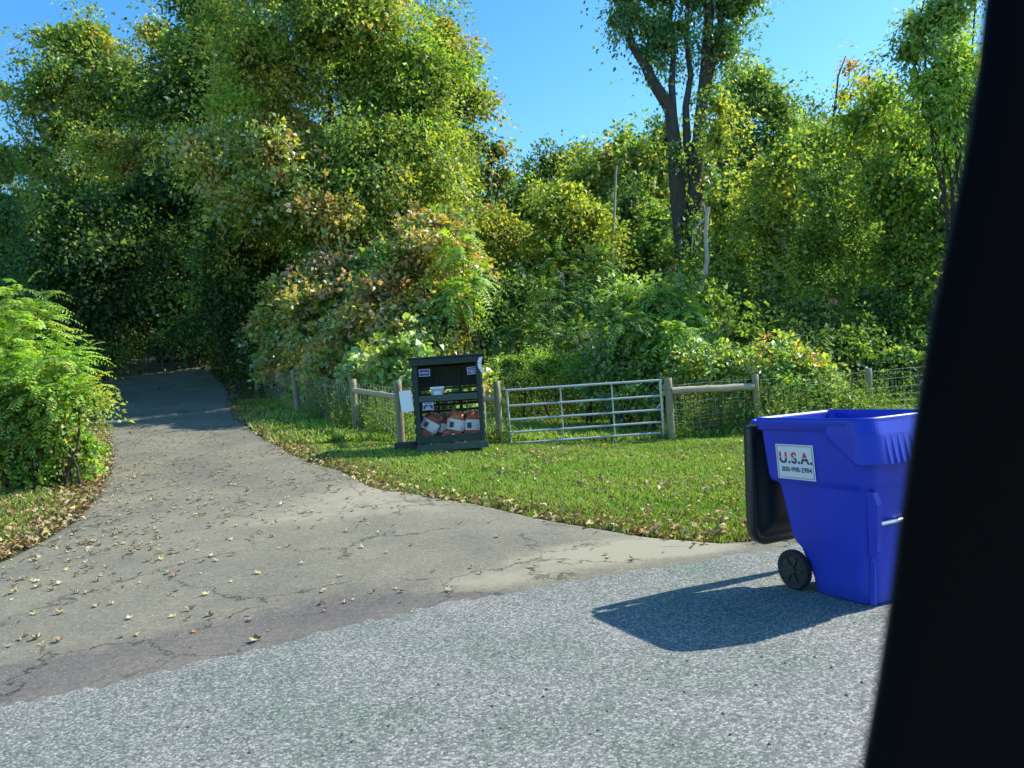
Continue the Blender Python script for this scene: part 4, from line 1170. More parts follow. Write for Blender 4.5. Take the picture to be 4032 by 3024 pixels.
def extra_post():
    o = posts['p7'][1] + Vector((2.9, .2, .0)); o.z = float(terr(o.x, o.y))
    posts['p9'] = post(0, 0, 0, 0, 15.8, .07, 'x') if False else (None, o, o + Vector((0, 0, 1.25)))
extra_post()
wire('p7', 'p9', 'woven wire running on right past the farthest right post')

# wooden brace wire between p2 and p3 (diagonal)
mb = MB(); mb.tube([posts['p2'][1].lerp(posts['p2'][2], .72) - posts['p2'][1] + Vector((0, -.09, 0)), posts['p3'][1].lerp(posts['p3'][2], .1) - posts['p2'][1] + Vector((0, -.09, 0))], .003, 5)
o = mb.build('brace_wire', M_wire); o.location = posts['p2'][1]
tag(o, 'diagonal brace wire under the left log rail', 'wire')

# ------------------------------------------------------------------ gate
gl_t, gl_b = P(1995, 1537, 14.95), P(2014, 1778, 14.95)
gr_t, gr_b = P(2599, 1497, 15.15), P(2615, 1735, 15.15)
gate = empty('farm_gate', Vector((gl_b.x, 14.95, float(terr(gl_b.x, 14.95)))), 0, 'long galvanised six bar metal farm gate, closed, in the fence right of the firewood stand', 'gate')
go = Vector(gate.location)
def GP(s, t):   # s along, t down from the top
    return (gl_t.lerp(gl_b, t)).lerp(gr_t.lerp(gr_b, t), s) - go
downs = [0.0, .257, .485, .69, .868, 1.0]
for t in downs:
    mb = MB(); mb.tube([GP(0, t), GP(1, t)], .023 if t else .025, 10); mb.build('bar', M_gate, gate)
for s in (0.0, 1.0):
    mb = MB(); mb.tube([GP(s, -.02), GP(s, 1.0)], .025, 10); mb.build('end_tube', M_gate, gate)
for s in (.345, .68):
    mb = MB()
    a, b = GP(s, .0), GP(s, 1.0)
    mb.bbox(-.03, .03, -.012, .012, 0, (a - b).length, .004, Matrix.Translation(b + Vector((0, .03, 0))) @ (a - b).to_track_quat('Z', 'Y').to_matrix().to_4x4() @ Matrix.Rotation(0, 4, 'Z'))
    mb.build('brace', M_gate, gate)
mb = MB(); mb.tube([GP(.955, .485), GP(1, .37)], .014, 8); mb.build('corner_brace', M_gate, gate)
for t in (.12, .88):
    mb = MB(); a = GP(1.0, t); mb.tube([a + Vector((-.03, 0, 0)), a + Vector((.14, 0, .01))], .014, 8); mb.tube([a + Vector((0, 0, -.04)), a + Vector((0, 0, .04))], .035, 10)
    mb.build('hinge', M_gate, gate)
mb = MB(); a = GP(0, .2); mb.tube([a, a + Vector((-.1, -.03, .02)), a + Vector((-.2, -.06, .05))], .006, 6); mb.build('latch_chain', M_gate, gate)

# dim gate up the driveway
gb = P(660, 1450, 36)
g2 = empty('tube_gate', (gb.x, 36, float(terr(gb.x, 36))), R(12), 'dim metal gate standing in the deep shade at the head of the driveway', 'gate')
M_dimg = plain('old_tube', (.16, .19, .19), .6, metal=.1)
for z in (.3, .62, .95, 1.3, 1.7):
    mb = MB(); mb.tube([(-.85, 0, z), (.75, 0, z)], .028, 8); mb.build('bar', M_dimg, g2)
for x in (-.85, -.2, .75):
    mb = MB(); mb.tube([(x, 0, .05), (x, 0, 1.75)], .03, 8); mb.build('upright', M_dimg, g2)

# ------------------------------------------------------------------ firewood stand
DK = 13.75
M_green = plain('dark_green_stain', (.035, .062, .055), .65, noise=.4, scale=9, bump=.5, spec=.3, stretch=(1, 5, 5))
M_greenl = plain('worn_green_stain', (.075, .115, .095), .65, noise=.4, scale=9, bump=.5, spec=.3, stretch=(1, 5, 5))
kb = P(1650, 1782, DK); kr = P(1915, 1768, DK)
zk = float(terr(-1.15, DK + .3))
W_ = 1.22; H_ = P(1640, 1412, DK).z - zk
kio = empty('firewood_stand', (kb.x + W_ / 2 - .02, DK, zk), R(3), 'dark green slatted timber stand with a sloping roof on the grass by the fence', 'firewood stand')
w2 = W_ / 2; Dp = .72
def part(name, boxes, mat, parent=kio, b=.006):
    mb = MB()
    for bx in boxes:
        mb.bbox(*bx[:6], b, bx[6] if len(bx) > 6 else None)
    return mb.build(name, mat, parent)
# uprights
for x0 in (-w2, w2 - .085):
    part('corner_post', [(x0, x0 + .085, 0, .085, .04, H_ - .04)], M_green)
    part('corner_post', [(x0, x0 + .085, Dp - .085, Dp, .04, H_ - .17)], M_green)
# feet
for x0 in (-w2 + .05, w2 - .2): part('foot', [(x0, x0 + .14, .03, Dp, -.06, .05)], M_green)
part('front_board', [(-w2 - .01, w2 + .05, -.03, -.003, .03, .145)], M_greenl)
part('lower_rail', [(-w2 + .087, w2 - .087, .002, .03, .175, .30)], M_green)
# floor, of slats with gaps
part('floor', [(-w2 + .01 + i * .122, -w2 + .115 + i * .122, .005, Dp - .01, .146, .17) for i in range(10)], M_greenl)
part('shelf', [(-w2 + .02, w2 - .02, .09, Dp - .03, .975, .995)], M_green)
part('shelf_rail', [(-w2 + .087, w2 - .087, .0, .03, .91, 1.025)], M_greenl)
# back slats and mullions
bk = []
z = .18
for (a, b_) in ((.18, .27), (.31, .40), (.43, .52), (.55, .64), (.69, .745), (.81, .86), (.88, 1.06), (1.115, 1.16), (1.16, H_ - .10)):
    bk.append((-w2 + .02, w2 - .02, Dp + .003, Dp + .022, a, b_ - .003))
part('back_slats', bk, M_green)
part('back_stud', [(x, x + .06, Dp - .04, Dp, .18, H_ - .2) for x in (-.25, .18)], M_green)
# sides: slats
for sx_ in (-1, 1):
    xx = sx_ * w2; a, b_ = (xx + .003, xx + .02) if sx_ > 0 else (xx - .02, xx - .003)
    part('side_slats', [(a, b_, .02, Dp - .02, z0, z0 + .11) for z0 in (.2, .36, .52, .68, .84, 1.0)] + [(a, b_, .02, Dp - .02, 1.15, H_ - .2)], M_green)
# roof, sloping down to the back, with fascia
ang = math.atan2(.14, Dp + .1)
Mr = Matrix.Translation(Vector((0, -.08, H_ - .01))) @ Matrix.Rotation(-ang, 4, 'X')
part('roof', [(-w2 - .06, w2 + .09, 0, Dp + .25, 0, .03, Mr)], M_green)
part('fascia', [(-w2 - .03, w2 + .03, -.045, -.02, H_ - .135, H_ - .015)], M_green)
# signs
M_blue = plain('sign_blue', (.02, .035, .19), .4)
M_white = plain('sign_white', (.72, .76, .8), .5)
def text_mesh(s, size, mat, name, parent, M, bold=0.0, align='CENTER', sp=1.0):
    cu = bpy.data.curves.new('lettering', 'FONT'); cu.body = s; cu.size = size; cu.align_x = align; cu.align_y = 'CENTER'
    cu.extrude = .0006; cu.offset = bold; cu.space_character = sp
    t = bpy.data.objects.new('lettering', cu); col.objects.link(t)
    bpy.context.view_layer.update()
    me = bpy.data.meshes.new_from_object(t.evaluated_get(bpy.context.evaluated_depsgraph_get()))
    bpy.data.objects.remove(t)
    me.materials.clear(); me.materials.append(mat)
    o = bpy.data.objects.new(name, me); link(o, parent); o.matrix_local = M
    return o
def kxz(u, v, y=0.0):
    p = P(u, v, DK + y) - Vector(kio.location)
    p = Matrix.Rotation(-R(3), 3, 'Z') @ p
    return p.x, p.z
def sign(u0, u1, v0, v1, y, label, rows, word=None, rot=0):
    xa, za = kxz((u0 + u1) / 2, (v0 + v1) / 2, y)
    w = (u1 - u0) * DK / FPX; h = (v1 - v0) * DK / FPX
    M = Matrix.Translation((xa, y, za)) @ Matrix.Rotation(rot, 4, 'Y')
    p = Vector(kio.location) + Matrix.Rotation(R(3), 3, 'Z') @ Vector((xa, y, za))
    root = empty('blue_sign', p, 0, label, 'sign', 'small blue signs on the firewood stand'); root.rotation_euler = (0, rot, R(3))
    mb = MB(); mb.bbox(-w / 2, w / 2, 0, .008, -h / 2, h / 2, .002); mb.build('panel', M_blue, root)
    mb = MB(); e = .007
    for b in ((-w / 2 + .006, w / 2 - .006, h / 2 - .006 - e, h / 2 - .006), (-w / 2 + .006, w / 2 - .006, -h / 2 + .006, -h / 2 + .006 + e)):
        mb.box(b[0], b[1], -.003, -.0005, b[2], b[3])
    for b in ((-w / 2 + .006, -w / 2 + .006 + e), (w / 2 - .006 - e, w / 2 - .006)):
        mb.box(b[0], b[1], -.0025, -.0005, -h / 2 + .0135, h / 2 - .0135)
    mb.build('border', M_white, root)
    mb = MB()
    for (xf, wf, zf) in rows:
        mb.box(xf * w - wf * w / 2, xf * w + wf * w / 2, -.003, -.0005, zf * h - .0035, zf * h + .0035)
    mb.build('print_lines', M_white, root)
    if word:
        text_mesh(word, .046, M_white, 'lettering', root, Matrix.Translation((0, -.002, h * .25)) @ Matrix.Rotation(R(90), 4, 'X'), .0012)
sign(1649, 1694, 1453, 1483, .03, 'small blue sign at the upper left inside the firewood stand', [(0, .75, .05), (0, .6, -.08)])
sign(1838, 1881, 1443, 1474, .03, 'small blue sign at the upper right of the firewood stand', [(0, .8, .2), (-.02, .75, 0), (0, .7, -.15), (0, .3, -.28)], rot=R(-3))
sign(1664, 1708, 1584, 1615, -.005, 'small blue sign headed Firewood at the lower left of the firewood stand', [(0, .3, 0), (0, .45, -.12), (0, .5, -.24), (0, .6, -.34)], word='Firewood')
# the signs stand on thin battens
part('batten', [(-.49, -.28, .04, .06, 1.38, 1.41), (.36, .56, .04, .06, 1.42, 1.45), (-.42, -.2, .01, .03, .80, .83)], M_green)
# tub
xa, za = kxz(1722, 1545, .1)
p = Vector(kio.location) + Matrix.Rotation(R(3), 3, 'Z') @ Vector((xa, .17, .998))
tub = empty('plastic_tub', p, R(3), 'small pale plastic tub with a white lid on the shelf of the firewood stand', 'tub')
M_tub = plain('frosted_plastic', (.30, .42, .46), .35, spec=.5); M_lid = plain('white_plastic', (.78, .84, .88), .4)
mb = MB(); b0_, t0_ = .105, .118
mb.add([(-b0_, -.07, 0), (b0_, -.07, 0), (b0_, .07, 0), (-b0_, .07, 0), (-t0_, -.08, .13), (t0_, -.08, .13), (t0_, .08, .13), (-t0_, .08, .13)], [(0, 1, 5, 4), (1, 2, 6, 5), (2, 3, 7, 6), (3, 0, 4, 7), (3, 2, 1, 0), (4, 5, 6, 7)])
mb.build('body', M_tub, tub)
mb = MB(); mb.bbox(-.128, .128, -.09, .09, .131, .175, .012); mb.build('lid', M_lid, tub)
mb = MB(); mb.box(-.065, .07, -.081, -.0775, .02, .10, Matrix.Rotation(R(4), 4, 'X')); mb.build('paper_label', M_white, tub)
# firewood bags
def bag(u, v, w, h, ang, y, tone, label, band=True):
    """net bag of split logs, lumpy, with a printed paper band"""
    xa, za = kxz(u, v, y)
    p = Vector(kio.location) + Matrix.Rotation(R(3), 3, 'Z') @ Vector((xa, y, za))
    root = empty('firewood_bag', p, 0, label, 'firewood bag', 'bags of firewood in the stand'); root.rotation_euler = (0, ang, R(3))
    g = random.Random(int(u * 7))
    nu, nv = 26, 18; vs = []; fs = []
    for j in range(nv + 1):
        t = -1 + 2 * j / nv
        sx = (1 - abs(t) ** 5 * .45)
        for i in range(nu):
            a = 2 * math.pi * i / nu
            cx = math.copysign(abs(math.cos(a)) ** .6, math.cos(a)); sy = math.copysign(abs(math.sin(a)) ** .7, math.sin(a))
            lump = 1 + .09 * math.sin(a * 5 + g.random() * .6) + .03 * math.sin(t * 7 + a * 3)
            vs.append((cx * w / 2 * sx * lump, sy * .12 * sx * lump, t * h / 2))
    for j in range(nv):
        for i in range(nu):
            i2 = (i + 1) % nu
            fs.append((j * nu + i, j * nu + i2, (j + 1) * nu + i2, (j + 1) * nu + i))
    fs.append(tuple(range(nu))[::-1]); fs.append(tuple(range(nv * nu, nv * nu + nu)))
    mb = MB(); mb.add(vs, fs, True)
    mb.build('net_sack', tone, root)
    # log ends at the top
    mb = MB()
    for q in range(4):
        cx = (-.3 + .2 * q) * w
        mb.tube([(cx, g.uniform(-.05, .03), h * .3), (cx + .01, g.uniform(-.05, .03), h / 2 + g.uniform(.015, .05))], w * .11, 7)
    mb.build('logs', M_log, root)
    if band:
        mb = MB(); vs = []; fs = []; k = 9
        for i in range(k):
            a = math.pi + math.pi * (i + .25) / (k - .5)
            cx = math.copysign(abs(math.cos(a)) ** .6, math.cos(a)); sy = math.copysign(abs(math.sin(a)) ** .7, math.sin(a))
            for tz in (-.2, .22): vs.append((cx * w / 2 * 1.09, sy * .134, tz * h))
        for i in range(k - 1): fs.append((i * 2, i * 2 + 2, i * 2 + 3, i * 2 + 1))
        mb.add(vs, fs, True)
        bo = mb.build('paper_band', M_band, root)
        mb = MB(); mb.box(-w * .36, -w * .12, -.146, -.1425, -.12 * h, .1 * h); mb.build('print_mark', M_darkp, bo)
M_net1 = plain('orange_red_net', (.62, .13, .06), .6, noise=.55, scale=26, bump=.8, c2=(.16, .05, .04))
M_net2 = plain('red_brown_net', (.42, .09, .07), .6, noise=.55, scale=26, bump=.8, c2=(.1, .045, .04))
M_net3 = plain('orange_net', (.7, .22, .07), .6, noise=.5, scale=26, bump=.8, c2=(.2, .07, .04))
M_band = plain('paper_band', (.66, .68, .7), .6, noise=.12, scale=12); M_log = plain('split_log', (.38, .25, .16), .8, noise=.4, scale=18)
M_darkp = plain('dark_print', (.06, .05, .07), .6)
bag(1694, 1676, .31, .44, R(33), .34, M_net2, 'red firewood bag leaning left with a pale band, leftmost in the stand')
bag(1742, 1684, .25, .40, R(20), .5, M_net2, 'dark red firewood bag half hidden behind the two left ones')
bag(1795, 1672, .31, .46, R(14), .33, M_net3, 'orange red firewood bag with a marked white band, right of the middle')
bag(1864, 1672, .31, .46, R(4), .34, M_net1, 'orange firewood bag with a white band, rightmost in the stand')
bag(1668, 1715, .24, .22, R(60), .22, M_net2, 'dark red firewood bag lying low in the left front corner of the stand', False)
bag(1765, 1722, .26, .2, R(80), .2, M_net2, 'dark red firewood bag lying flat in the middle of the stand floor', False)
# white board
p = P(1606, 1622, DK - .02)
wb = MB(); wb.bbox(-.112, .112, 0, .012, 0, .385, .008, )
o = wb.build('notice_board', M_lid); o.location = p; o.rotation_euler = (R(-2), R(-4.5) - 0, 0)
tag(o, 'blank white board hanging between the fence post and the firewood stand', 'board')
# curved pale strip at the top right
root = empty('white_streamer', Vector(kio.location) + Matrix.Rotation(R(3), 3, 'Z') @ Vector((kxz(1890, 1440)[0], -.07, kxz(1890, 1440)[1])), R(3), 'curved white three panel flap hanging at the upper right corner of the firewood stand', 'flap')
segs = [(.02, .15, -.02, .03), (-.015, .02, -.045, .012), (.03, -.12, -.03, -.03)]
pts = [(.03, .155), (.0, .10), (-.01, .04), (-.004, -.02), (.018, -.075), (.06, -.135)]
for (i0, i1) in ((0, 2), (2, 4), (4, 5)):
    mb = MB(); q = pts[i0:i1 + 1]; vs = []; fs = []
    for (x, z) in q:
        for dx in (-.034, .036):
            for yy in (0, .012): vs.append((x + dx, yy, z))
    for i in range(len(q) - 1):
        a = i * 4; b = a + 4
        fs += [(a, a + 2, b + 2, b), (a + 1, b + 1, b + 3, a + 3), (a, b, b + 1, a + 1), (a + 2, a + 3, b + 3, b + 2)]
    fs += [(0, 1, 3, 2), (len(q) * 4 - 4, len(q) * 4 - 2, len(q) * 4 - 1, len(q) * 4 - 3)]
    c = sum((Vector(v) for v in vs), Vector()) / len(vs)
    vs = [c + (Vector(v) - c) * .95 for v in vs]
    mb.add(vs, fs); mb.build('panel', M_lid, root)
# dark block at the left foot
b = P(1598, 1785, DK + .2)
mb = MB(); mb.bbox(-.2, .2, 0, .2, 0, .17, .012); mb.box(-.15, -.03, -.002, .01, .03, .14); mb.box(.03, .15, -.002, .01, .03, .14)
o = mb.build('concrete_block', plain('dark_block', (.06, .075, .065), .9, noise=.4, scale=12, bump=.8)); o.location = (b.x, b.y, float(terr(b.x, b.y)) - .01)
tag(o, 'dark concrete block on the grass at the left foot of the firewood stand', 'block')

# ------------------------------------------------------------------ blue wheeled bin
M_bin = binmat('blue_plastic', (.003, .036, .50))
M_bind = plain('blue_plastic_inner', (.005, .025, .4), .45)
M_lidk = plain('black_plastic', (.018, .024, .024), .42, spec=.5)
M_rub = plain('black_rubber', (.02, .022, .024), .7)
M_zinc = plain('zinc_bar', (.75, .76, .72), .3, metal=.7)
BC = Vector((2.13, 4.97, .03)); BA = R(-63.7)
bn = empty('wheeled_bin', BC, BA, 'large blue wheeled rubbish bin with its black lid flung open, on the road edge', 'bin')
def rrect(xr, xf, hw, rr, rf, n=6):
    """rounded rectangle, rear radius rr, front radius rf, counter-clockwise"""
    pts = []
    for (cx, cy, r, a0) in ((xf - rf, hw - rf, rf, 0), (xr + rr, hw - rr, rr, 90), (xr + rr, -hw + rr, rr, 180), (xf - rf, -hw + rf, rf, 270)):
        for i in range(n + 1):
            a = R(a0 + 90 * i / n); pts.append((cx + r * math.cos(a), cy + r * math.sin(a)))
    return pts
def loft(mb, secs, cap0=False, cap1=False, smooth=True):
    n = len(rrect(*secs[0][1:])); vs = []; fs = []
    for s in secs:
        z = s[0]
        for (x, y) in rrect(*s[1:]):
            zz = z(x, y) if callable(z) else z
            vs.append((x, y, zz))
    for j in range(len(secs) - 1):
        for i in range(n):
            i2 = (i + 1) % n
            fs.append((j * n + i, j * n + i2, (j + 1) * n + i2, (j + 1) * n + i))
    if cap0: fs.append(tuple(range(n))[::-1])
    if cap1: fs.append(tuple(range((len(secs) - 1) * n, len(secs) * n)))
    mb.add(vs, fs, smooth)
HB = 1.13
mb = MB()
secs = [(0.0, -.085, .325, .262, .05, .09), (.02, -.105, .335, .275, .05, .09), (.10, -.11, .34, .28, .05, .09), (.20, -.13, .347, .287, .05, .09), (.27, -.17, .352, .292, .05, .09), (.32, -.235, .356, .295, .05, .09), (.38, -.255, .36, .298, .05, .09),
        (.55, -.285, .372, .308, .05, .10), (.685, -.31, .382, .316, .05, .10), (.70, -.325, .385, .318, .05, .10), (.712, -.372, .39, .326, .05, .10), (.74, -.385, .395, .333, .05, .11), (.90, -.40, .405, .339, .05, .12), (1.05, -.412, .418, .345, .05, .13)]
loft(mb, secs, cap0=True)
mb.build('body', M_bin, bn)
# rim: outward band with rolled lip
mb = MB()
rim = [(1.045, -.412, .42, .346, .05, .13), (1.05, -.432, .438, .362, .05, .14), (HB - .012, -.436, .442, .366, .05, .145), (HB, -.43, .436, .36, .05, .14), (HB, -.418, .424, .348, .045, .135), (HB - .02, -.412, .418, .342, .045, .13)]
loft(mb, rim); mb.build('rim', M_bin, bn)
mb = MB()
loft(mb, [(.03, -.09, .32, .262, .04, .08), (.30, -.20, .345, .285, .045, .08), (.69, -.30, .375, .31, .05, .09), (.74, -.375, .388, .326, .045, .1), (HB - .02, -.412, .418, .342, .045, .13)], cap0=True)
mb.build('liner', M_bind, bn)
# lifting skirt with ribs round the front
mb = MB()
sk = rrect(-.3, .485, .375, .02, .13, 10)
def skirt():
    pts = [p for p in sk if p[0] > .05]
    pts = sorted(pts, key=lambda p: math.atan2(p[1], p[0]))
    # insert ends on the straight sides and dense points on the front
    out = []
    dense = []
    y = -.375 + .13
    for p in pts:
        if p[0] < .36: continue
        dense.append(p)
    lo_ = [p for p in dense if p[1] < -.2]; hi_ = [p for p in dense if p[1] > .2]
    mid = []
    nr = 9; span = (.375 - .13) * 2
    for i in range(nr):
        c = -.375 + .13 + span * (i + .5) / nr
        for (o_, dx) in ((-.014, 0), (-.008, .012), (.008, .012), (.014, 0)): mid.append((.485 + dx, c + o_))
    side0 = [(.10, -.352), (.18, -.375)]; side1 = [(.18, .375), (.10, .352)]
    return side0 + lo_ + mid + hi_ + side1
ps = skirt()
def skz(p):
    # bottom of the skirt: slants down from the sides to the front
    t = min(1, max(0, (p[0] - .14) / .24))
    return (HB - .085) - .185 * t
vs = []; fs = []
for p in ps:
    zb = skz(p); base = (min(p[0], .485), p[1])
    inn = (p[0] * .93 - .0, p[1] * .955)
    up = (min(p[0], .485) * .905 if p[0] > .3 else p[0], p[1] * .965)
    vs += [(up[0], up[1], HB - .02), (base[0] * .955 + .0, base[1] * .985, HB - .10), (p[0], p[1], zb), (inn[0], inn[1], zb - .004), (inn[0] * .93, inn[1] * .93, zb + .06)]
for i in range(len(ps) - 1):
    for k_ in range(4):
        a = i * 5 + k_; b = a + 5
        fs.append((a, b, b + 1, a + 1))
mb.add(vs, fs); mb.build('lifting_skirt', M_bin, bn)
# corner fins and metal grab bar at the front
for sy in (-1, 1):
    mb = MB()
    y0 = sy * .262
    vs = []
    prof = [(.345, .30), (.402, .34), (.425, .62), (.40, .69), (.36, .70)]
    for dy in (-.02, .02):
        for (x, z) in prof: vs.append((x, y0 + dy, z))
    n = len(prof)
    fs = [tuple(range(n)), tuple(range(n, 2 * n))[::-1]] + [(i, (i + 1) % n, n + (i + 1) % n, n + i) for i in range(n)]
    mb.add(vs, fs); mb.build('corner_fin', M_bin, bn)
    mb = MB()
    vs = []
    prof = [(.32, .012), (.352, .02), (.368, .27), (.34, .30)]
    for dy in (-.006, .006):
        for (x, z) in prof: vs.append((x, y0 + dy, z))
    n = 4
    fs = [tuple(range(n)), tuple(range(n, 2 * n))[::-1]] + [(i, (i + 1) % n, n + (i + 1) % n, n + i) for i in range(n)]
    mb.add(vs, fs); mb.build('foot_rib', M_bin, bn)
mb = MB(); mb.tube([(.395, -.27, .50), (.395, .27, .50)], .0125, 14); mb.build('grab_bar', M_zinc, bn)
# rear handle bar
mb = MB(); mb.tube([(-.43, -.33, 1.09), (-.475, -.34, 1.10), (-.49, -.32, 1.10), (-.49, .32, 1.10), (-.475, .34, 1.10), (-.43, .33, 1.09)], .014, 10)
for y in (-.14, .14): mb.box(-.49, -.43, y - .012, y + .012, 1.088, 1.112)
mb.build('handle', M_bin, bn)
# wheels and axle
mb = MB(); mb.tube([(-.22, -.30, .13), (-.22, .30, .13)], .011, 10); mb.build('axle', M_zinc, bn)
for sy in (-1, 1):
    wo_ = bpy.data.objects.new('wheel', None); wo_.empty_display_size = .1; link(wo_, bn); wo_.location = (-.225, sy * .30, .13)
    r = .13; hw = .028; n = 72
    prof = [(.085, -hw * .8), (.118, -hw), (.127, -hw * .8), (r, -hw * .4), (r, hw * .4), (.127, hw * .8), (.118, hw), (.085, hw * .8)]
    vs = []; fs = []
    for i in range(n):
        a = 2 * math.pi * i / n; kn = 1 if (i % 2) else .972
        for (rr, yy) in prof:
            q = rr * (kn if rr > .12 else 1)
            vs.append((q * math.cos(a), yy, q * math.sin(a)))
    m = len(prof)
    for i in range(n):
        i2 = (i + 1) % n
        for k_ in range(m - 1): fs.append((i * m + k_, i2 * m + k_, i2 * m + k_ + 1, i * m + k_ + 1))
        fs.append((i * m + m - 1, i2 * m + m - 1, i2 * m, i * m))
    mb = MB(); mb.add(vs, fs, False); mb.build('tyre', M_rub, wo_)
    mb = MB(); mb.tube([(0, -.022, 0), (0, .022, 0)], .088, 32, smooth=False)
    mb.tube([(0, -.034, 0), (0, .034, 0)], .03, 20, smooth=False)
    for i in range(6):
        a = math.pi / 3 * i
        M = Matrix.Rotation(a, 4, 'Y')
        mb.box(.02, .086, -.031, .031, -.008, .008, M)
    mb.build('hub', M_lidk, wo_)
# lid hanging open behind
lid = bpy.data.objects.new('lid', None); link(lid, bn); lid.location = (-.50, 0, 1.07); lid.rotation_euler = (0, R(3), 0)
def lidring(inset, x, zt=0.0, zb=-.84, rb=.14):
    """outline in the lid plane (y, z), rounded at the bottom"""
    hw = .355 - inset; pts = []; n = 7
    t = zt - inset; b = zb + inset; rb = max(.03, rb - inset); rt = .03
    for (cy_, cz_, r_, a0) in ((hw - rt, t - rt, rt, 0), (-hw + rt, t - rt, rt, 90), (-hw + rb, b + rb, rb, 180), (hw - rb, b + rb, rb, 270)):
        for i in range(n + 1):
            a = R(a0 + 90 * i / n); pts.append((x, cy_ + r_ * math.cos(a), cz_ + r_ * math.sin(a)))
    return pts
rings = [lidring(0, -.045), lidring(0, .0), lidring(.008, .012), lidring(.03, .014), lidring(.05, .004), lidring(.075, .004), lidring(.11, .03), lidring(.18, .04), lidring(.24, .042)]
vs = []; fs = []; n = len(rings[0])
for r_ in rings: vs += r_
for j in range(len(rings) - 1):
    for i in range(n):
        i2 = (i + 1) % n
        fs.append((j * n + i, (j + 1) * n + i, (j + 1) * n + i2, j * n + i2))
fs.append(tuple(range((len(rings) - 1) * n, len(rings) * n)))
inn = [lidring(.006, -.045), lidring(.012, -.01), lidring(.05, -.006), lidring(.11, .022), lidring(.24, .034)]
k0 = len(vs)
for r_ in inn: vs += r_
for j in range(len(inn) - 1):
    for i in range(n):
        i2 = (i + 1) % n
        fs.append((k0 + j * n + i, k0 + j * n + i2, k0 + (j + 1) * n + i2, k0 + (j + 1) * n + i))
fs.append(tuple(k0 + (len(inn) - 1) * n + i for i in range(n))[::-1])
for i in range(n):
    i2 = (i + 1) % n; fs.append((i, i2, k0 + i2, k0 + i))
mb = MB(); mb.add(vs, fs, True); mb.build('lid_panel', M_lidk, lid)
mb = MB()
for y in (-.2, .2): mb.tube([(.03, y - .05, .01), (.03, y + .05, .01)], .02, 10); mb.box(-.02, .035, y - .03, y + .03, -.04, .012)
mb.build('lid_hinge', M_lidk, lid)
# sticker on the near side
zc0, zc1 = .735, .955
th = math.atan2(.345 - .333, 1.05 - .74)
def side_y(z): return -(.333 + (z - .74) / (1.05 - .74) * .012)
zc = (zc0 + zc1) / 2
MS = Matrix.Translation((-.115, side_y(zc) - .006, zc)) @ Matrix.Rotation(th, 4, 'X')
st = bpy.data.objects.new('sticker', None); link(st, bn); st.matrix_local = MS @ Matrix.Identity(4)
M_stw = plain('sticker_white', (.66, .70, .70), .45)
M_ink = plain('ink_dark', (.03, .045, .08), .5)
M_inkr = plain('ink_red', (.55, .03, .05), .5)
sw, sh = .31, .225
mb = MB(); mb.box(-sw / 2, sw / 2, 0, .002, -sh / 2, sh / 2); mb.build('sheet', M_stw, st)
mb = MB()
for (e, t) in ((.008, .0018), (.013, .0010)):
    mb.box(-sw / 2 + e, sw / 2 - e, -.001, -.0002, sh / 2 - e - t, sh / 2 - e); mb.box(-sw / 2 + e, sw / 2 - e, -.001, -.0002, -sh / 2 + e, -sh / 2 + e + t)
    mb.box(-sw / 2 + e, -sw / 2 + e + t, -.0009, -.0002, -sh / 2 + e + t, sh / 2 - e - t); mb.box(sw / 2 - e - t, sw / 2 - e, -.0009, -.0002, -sh / 2 + e + t, sh / 2 - e - t)
mb.build('border_line', M_ink, st)
# two-tone lettering: red above, dark below, a thin pale line between
m_, nt_, n_, o2 = newmat('ink_two_tone')
tc = N(nt_, 'ShaderNodeTexCoord'); sp = N(nt_, 'ShaderNodeSeparateXYZ'); nt_.links.new(tc.outputs['Object'], sp.inputs[0])
rr_ = N(nt_, 'ShaderNodeValToRGB'); rr_.color_ramp.interpolation = 'CONSTANT'
mp = N(nt_, 'ShaderNodeMath', operation='MULTIPLY_ADD'); mp.inputs[1].default_value = 10.0; mp.inputs[2].default_value = .5
nt_.links.new(sp.outputs['Y'], mp.inputs[0]); nt_.links.new(mp.outputs[0], rr_.inputs[0])
rr_.color_ramp.elements[0].color = (.03, .045, .09, 1); rr_.color_ramp.elements[0].position = 0
e = rr_.color_ramp.elements[1]; e.position = .54; e.color = (.6, .64, .64, 1)
e = rr_.color_ramp.elements.new(.58); e.color = (.55, .03, .05, 1)
b_ = N(nt_, 'ShaderNodeBsdfPrincipled', Roughness=.5); nt_.links.new(rr_.outputs[0], b_.inputs['Base Color']); nt_.links.new(b_.outputs[0], o2.inputs[0])
text_mesh('U.S.A.', .098, m_, 'lettering', st, Matrix.Translation((0.005, -.0008, .022)) @ Matrix.Rotation(R(90), 4, 'X'), .0032, sp=1.12)
text_mesh('800-998-2984', .044, M_ink, 'lettering', st, Matrix.Translation((.008, -.0008, -.05)) @ Matrix.Rotation(R(90), 4, 'X'), .0009)

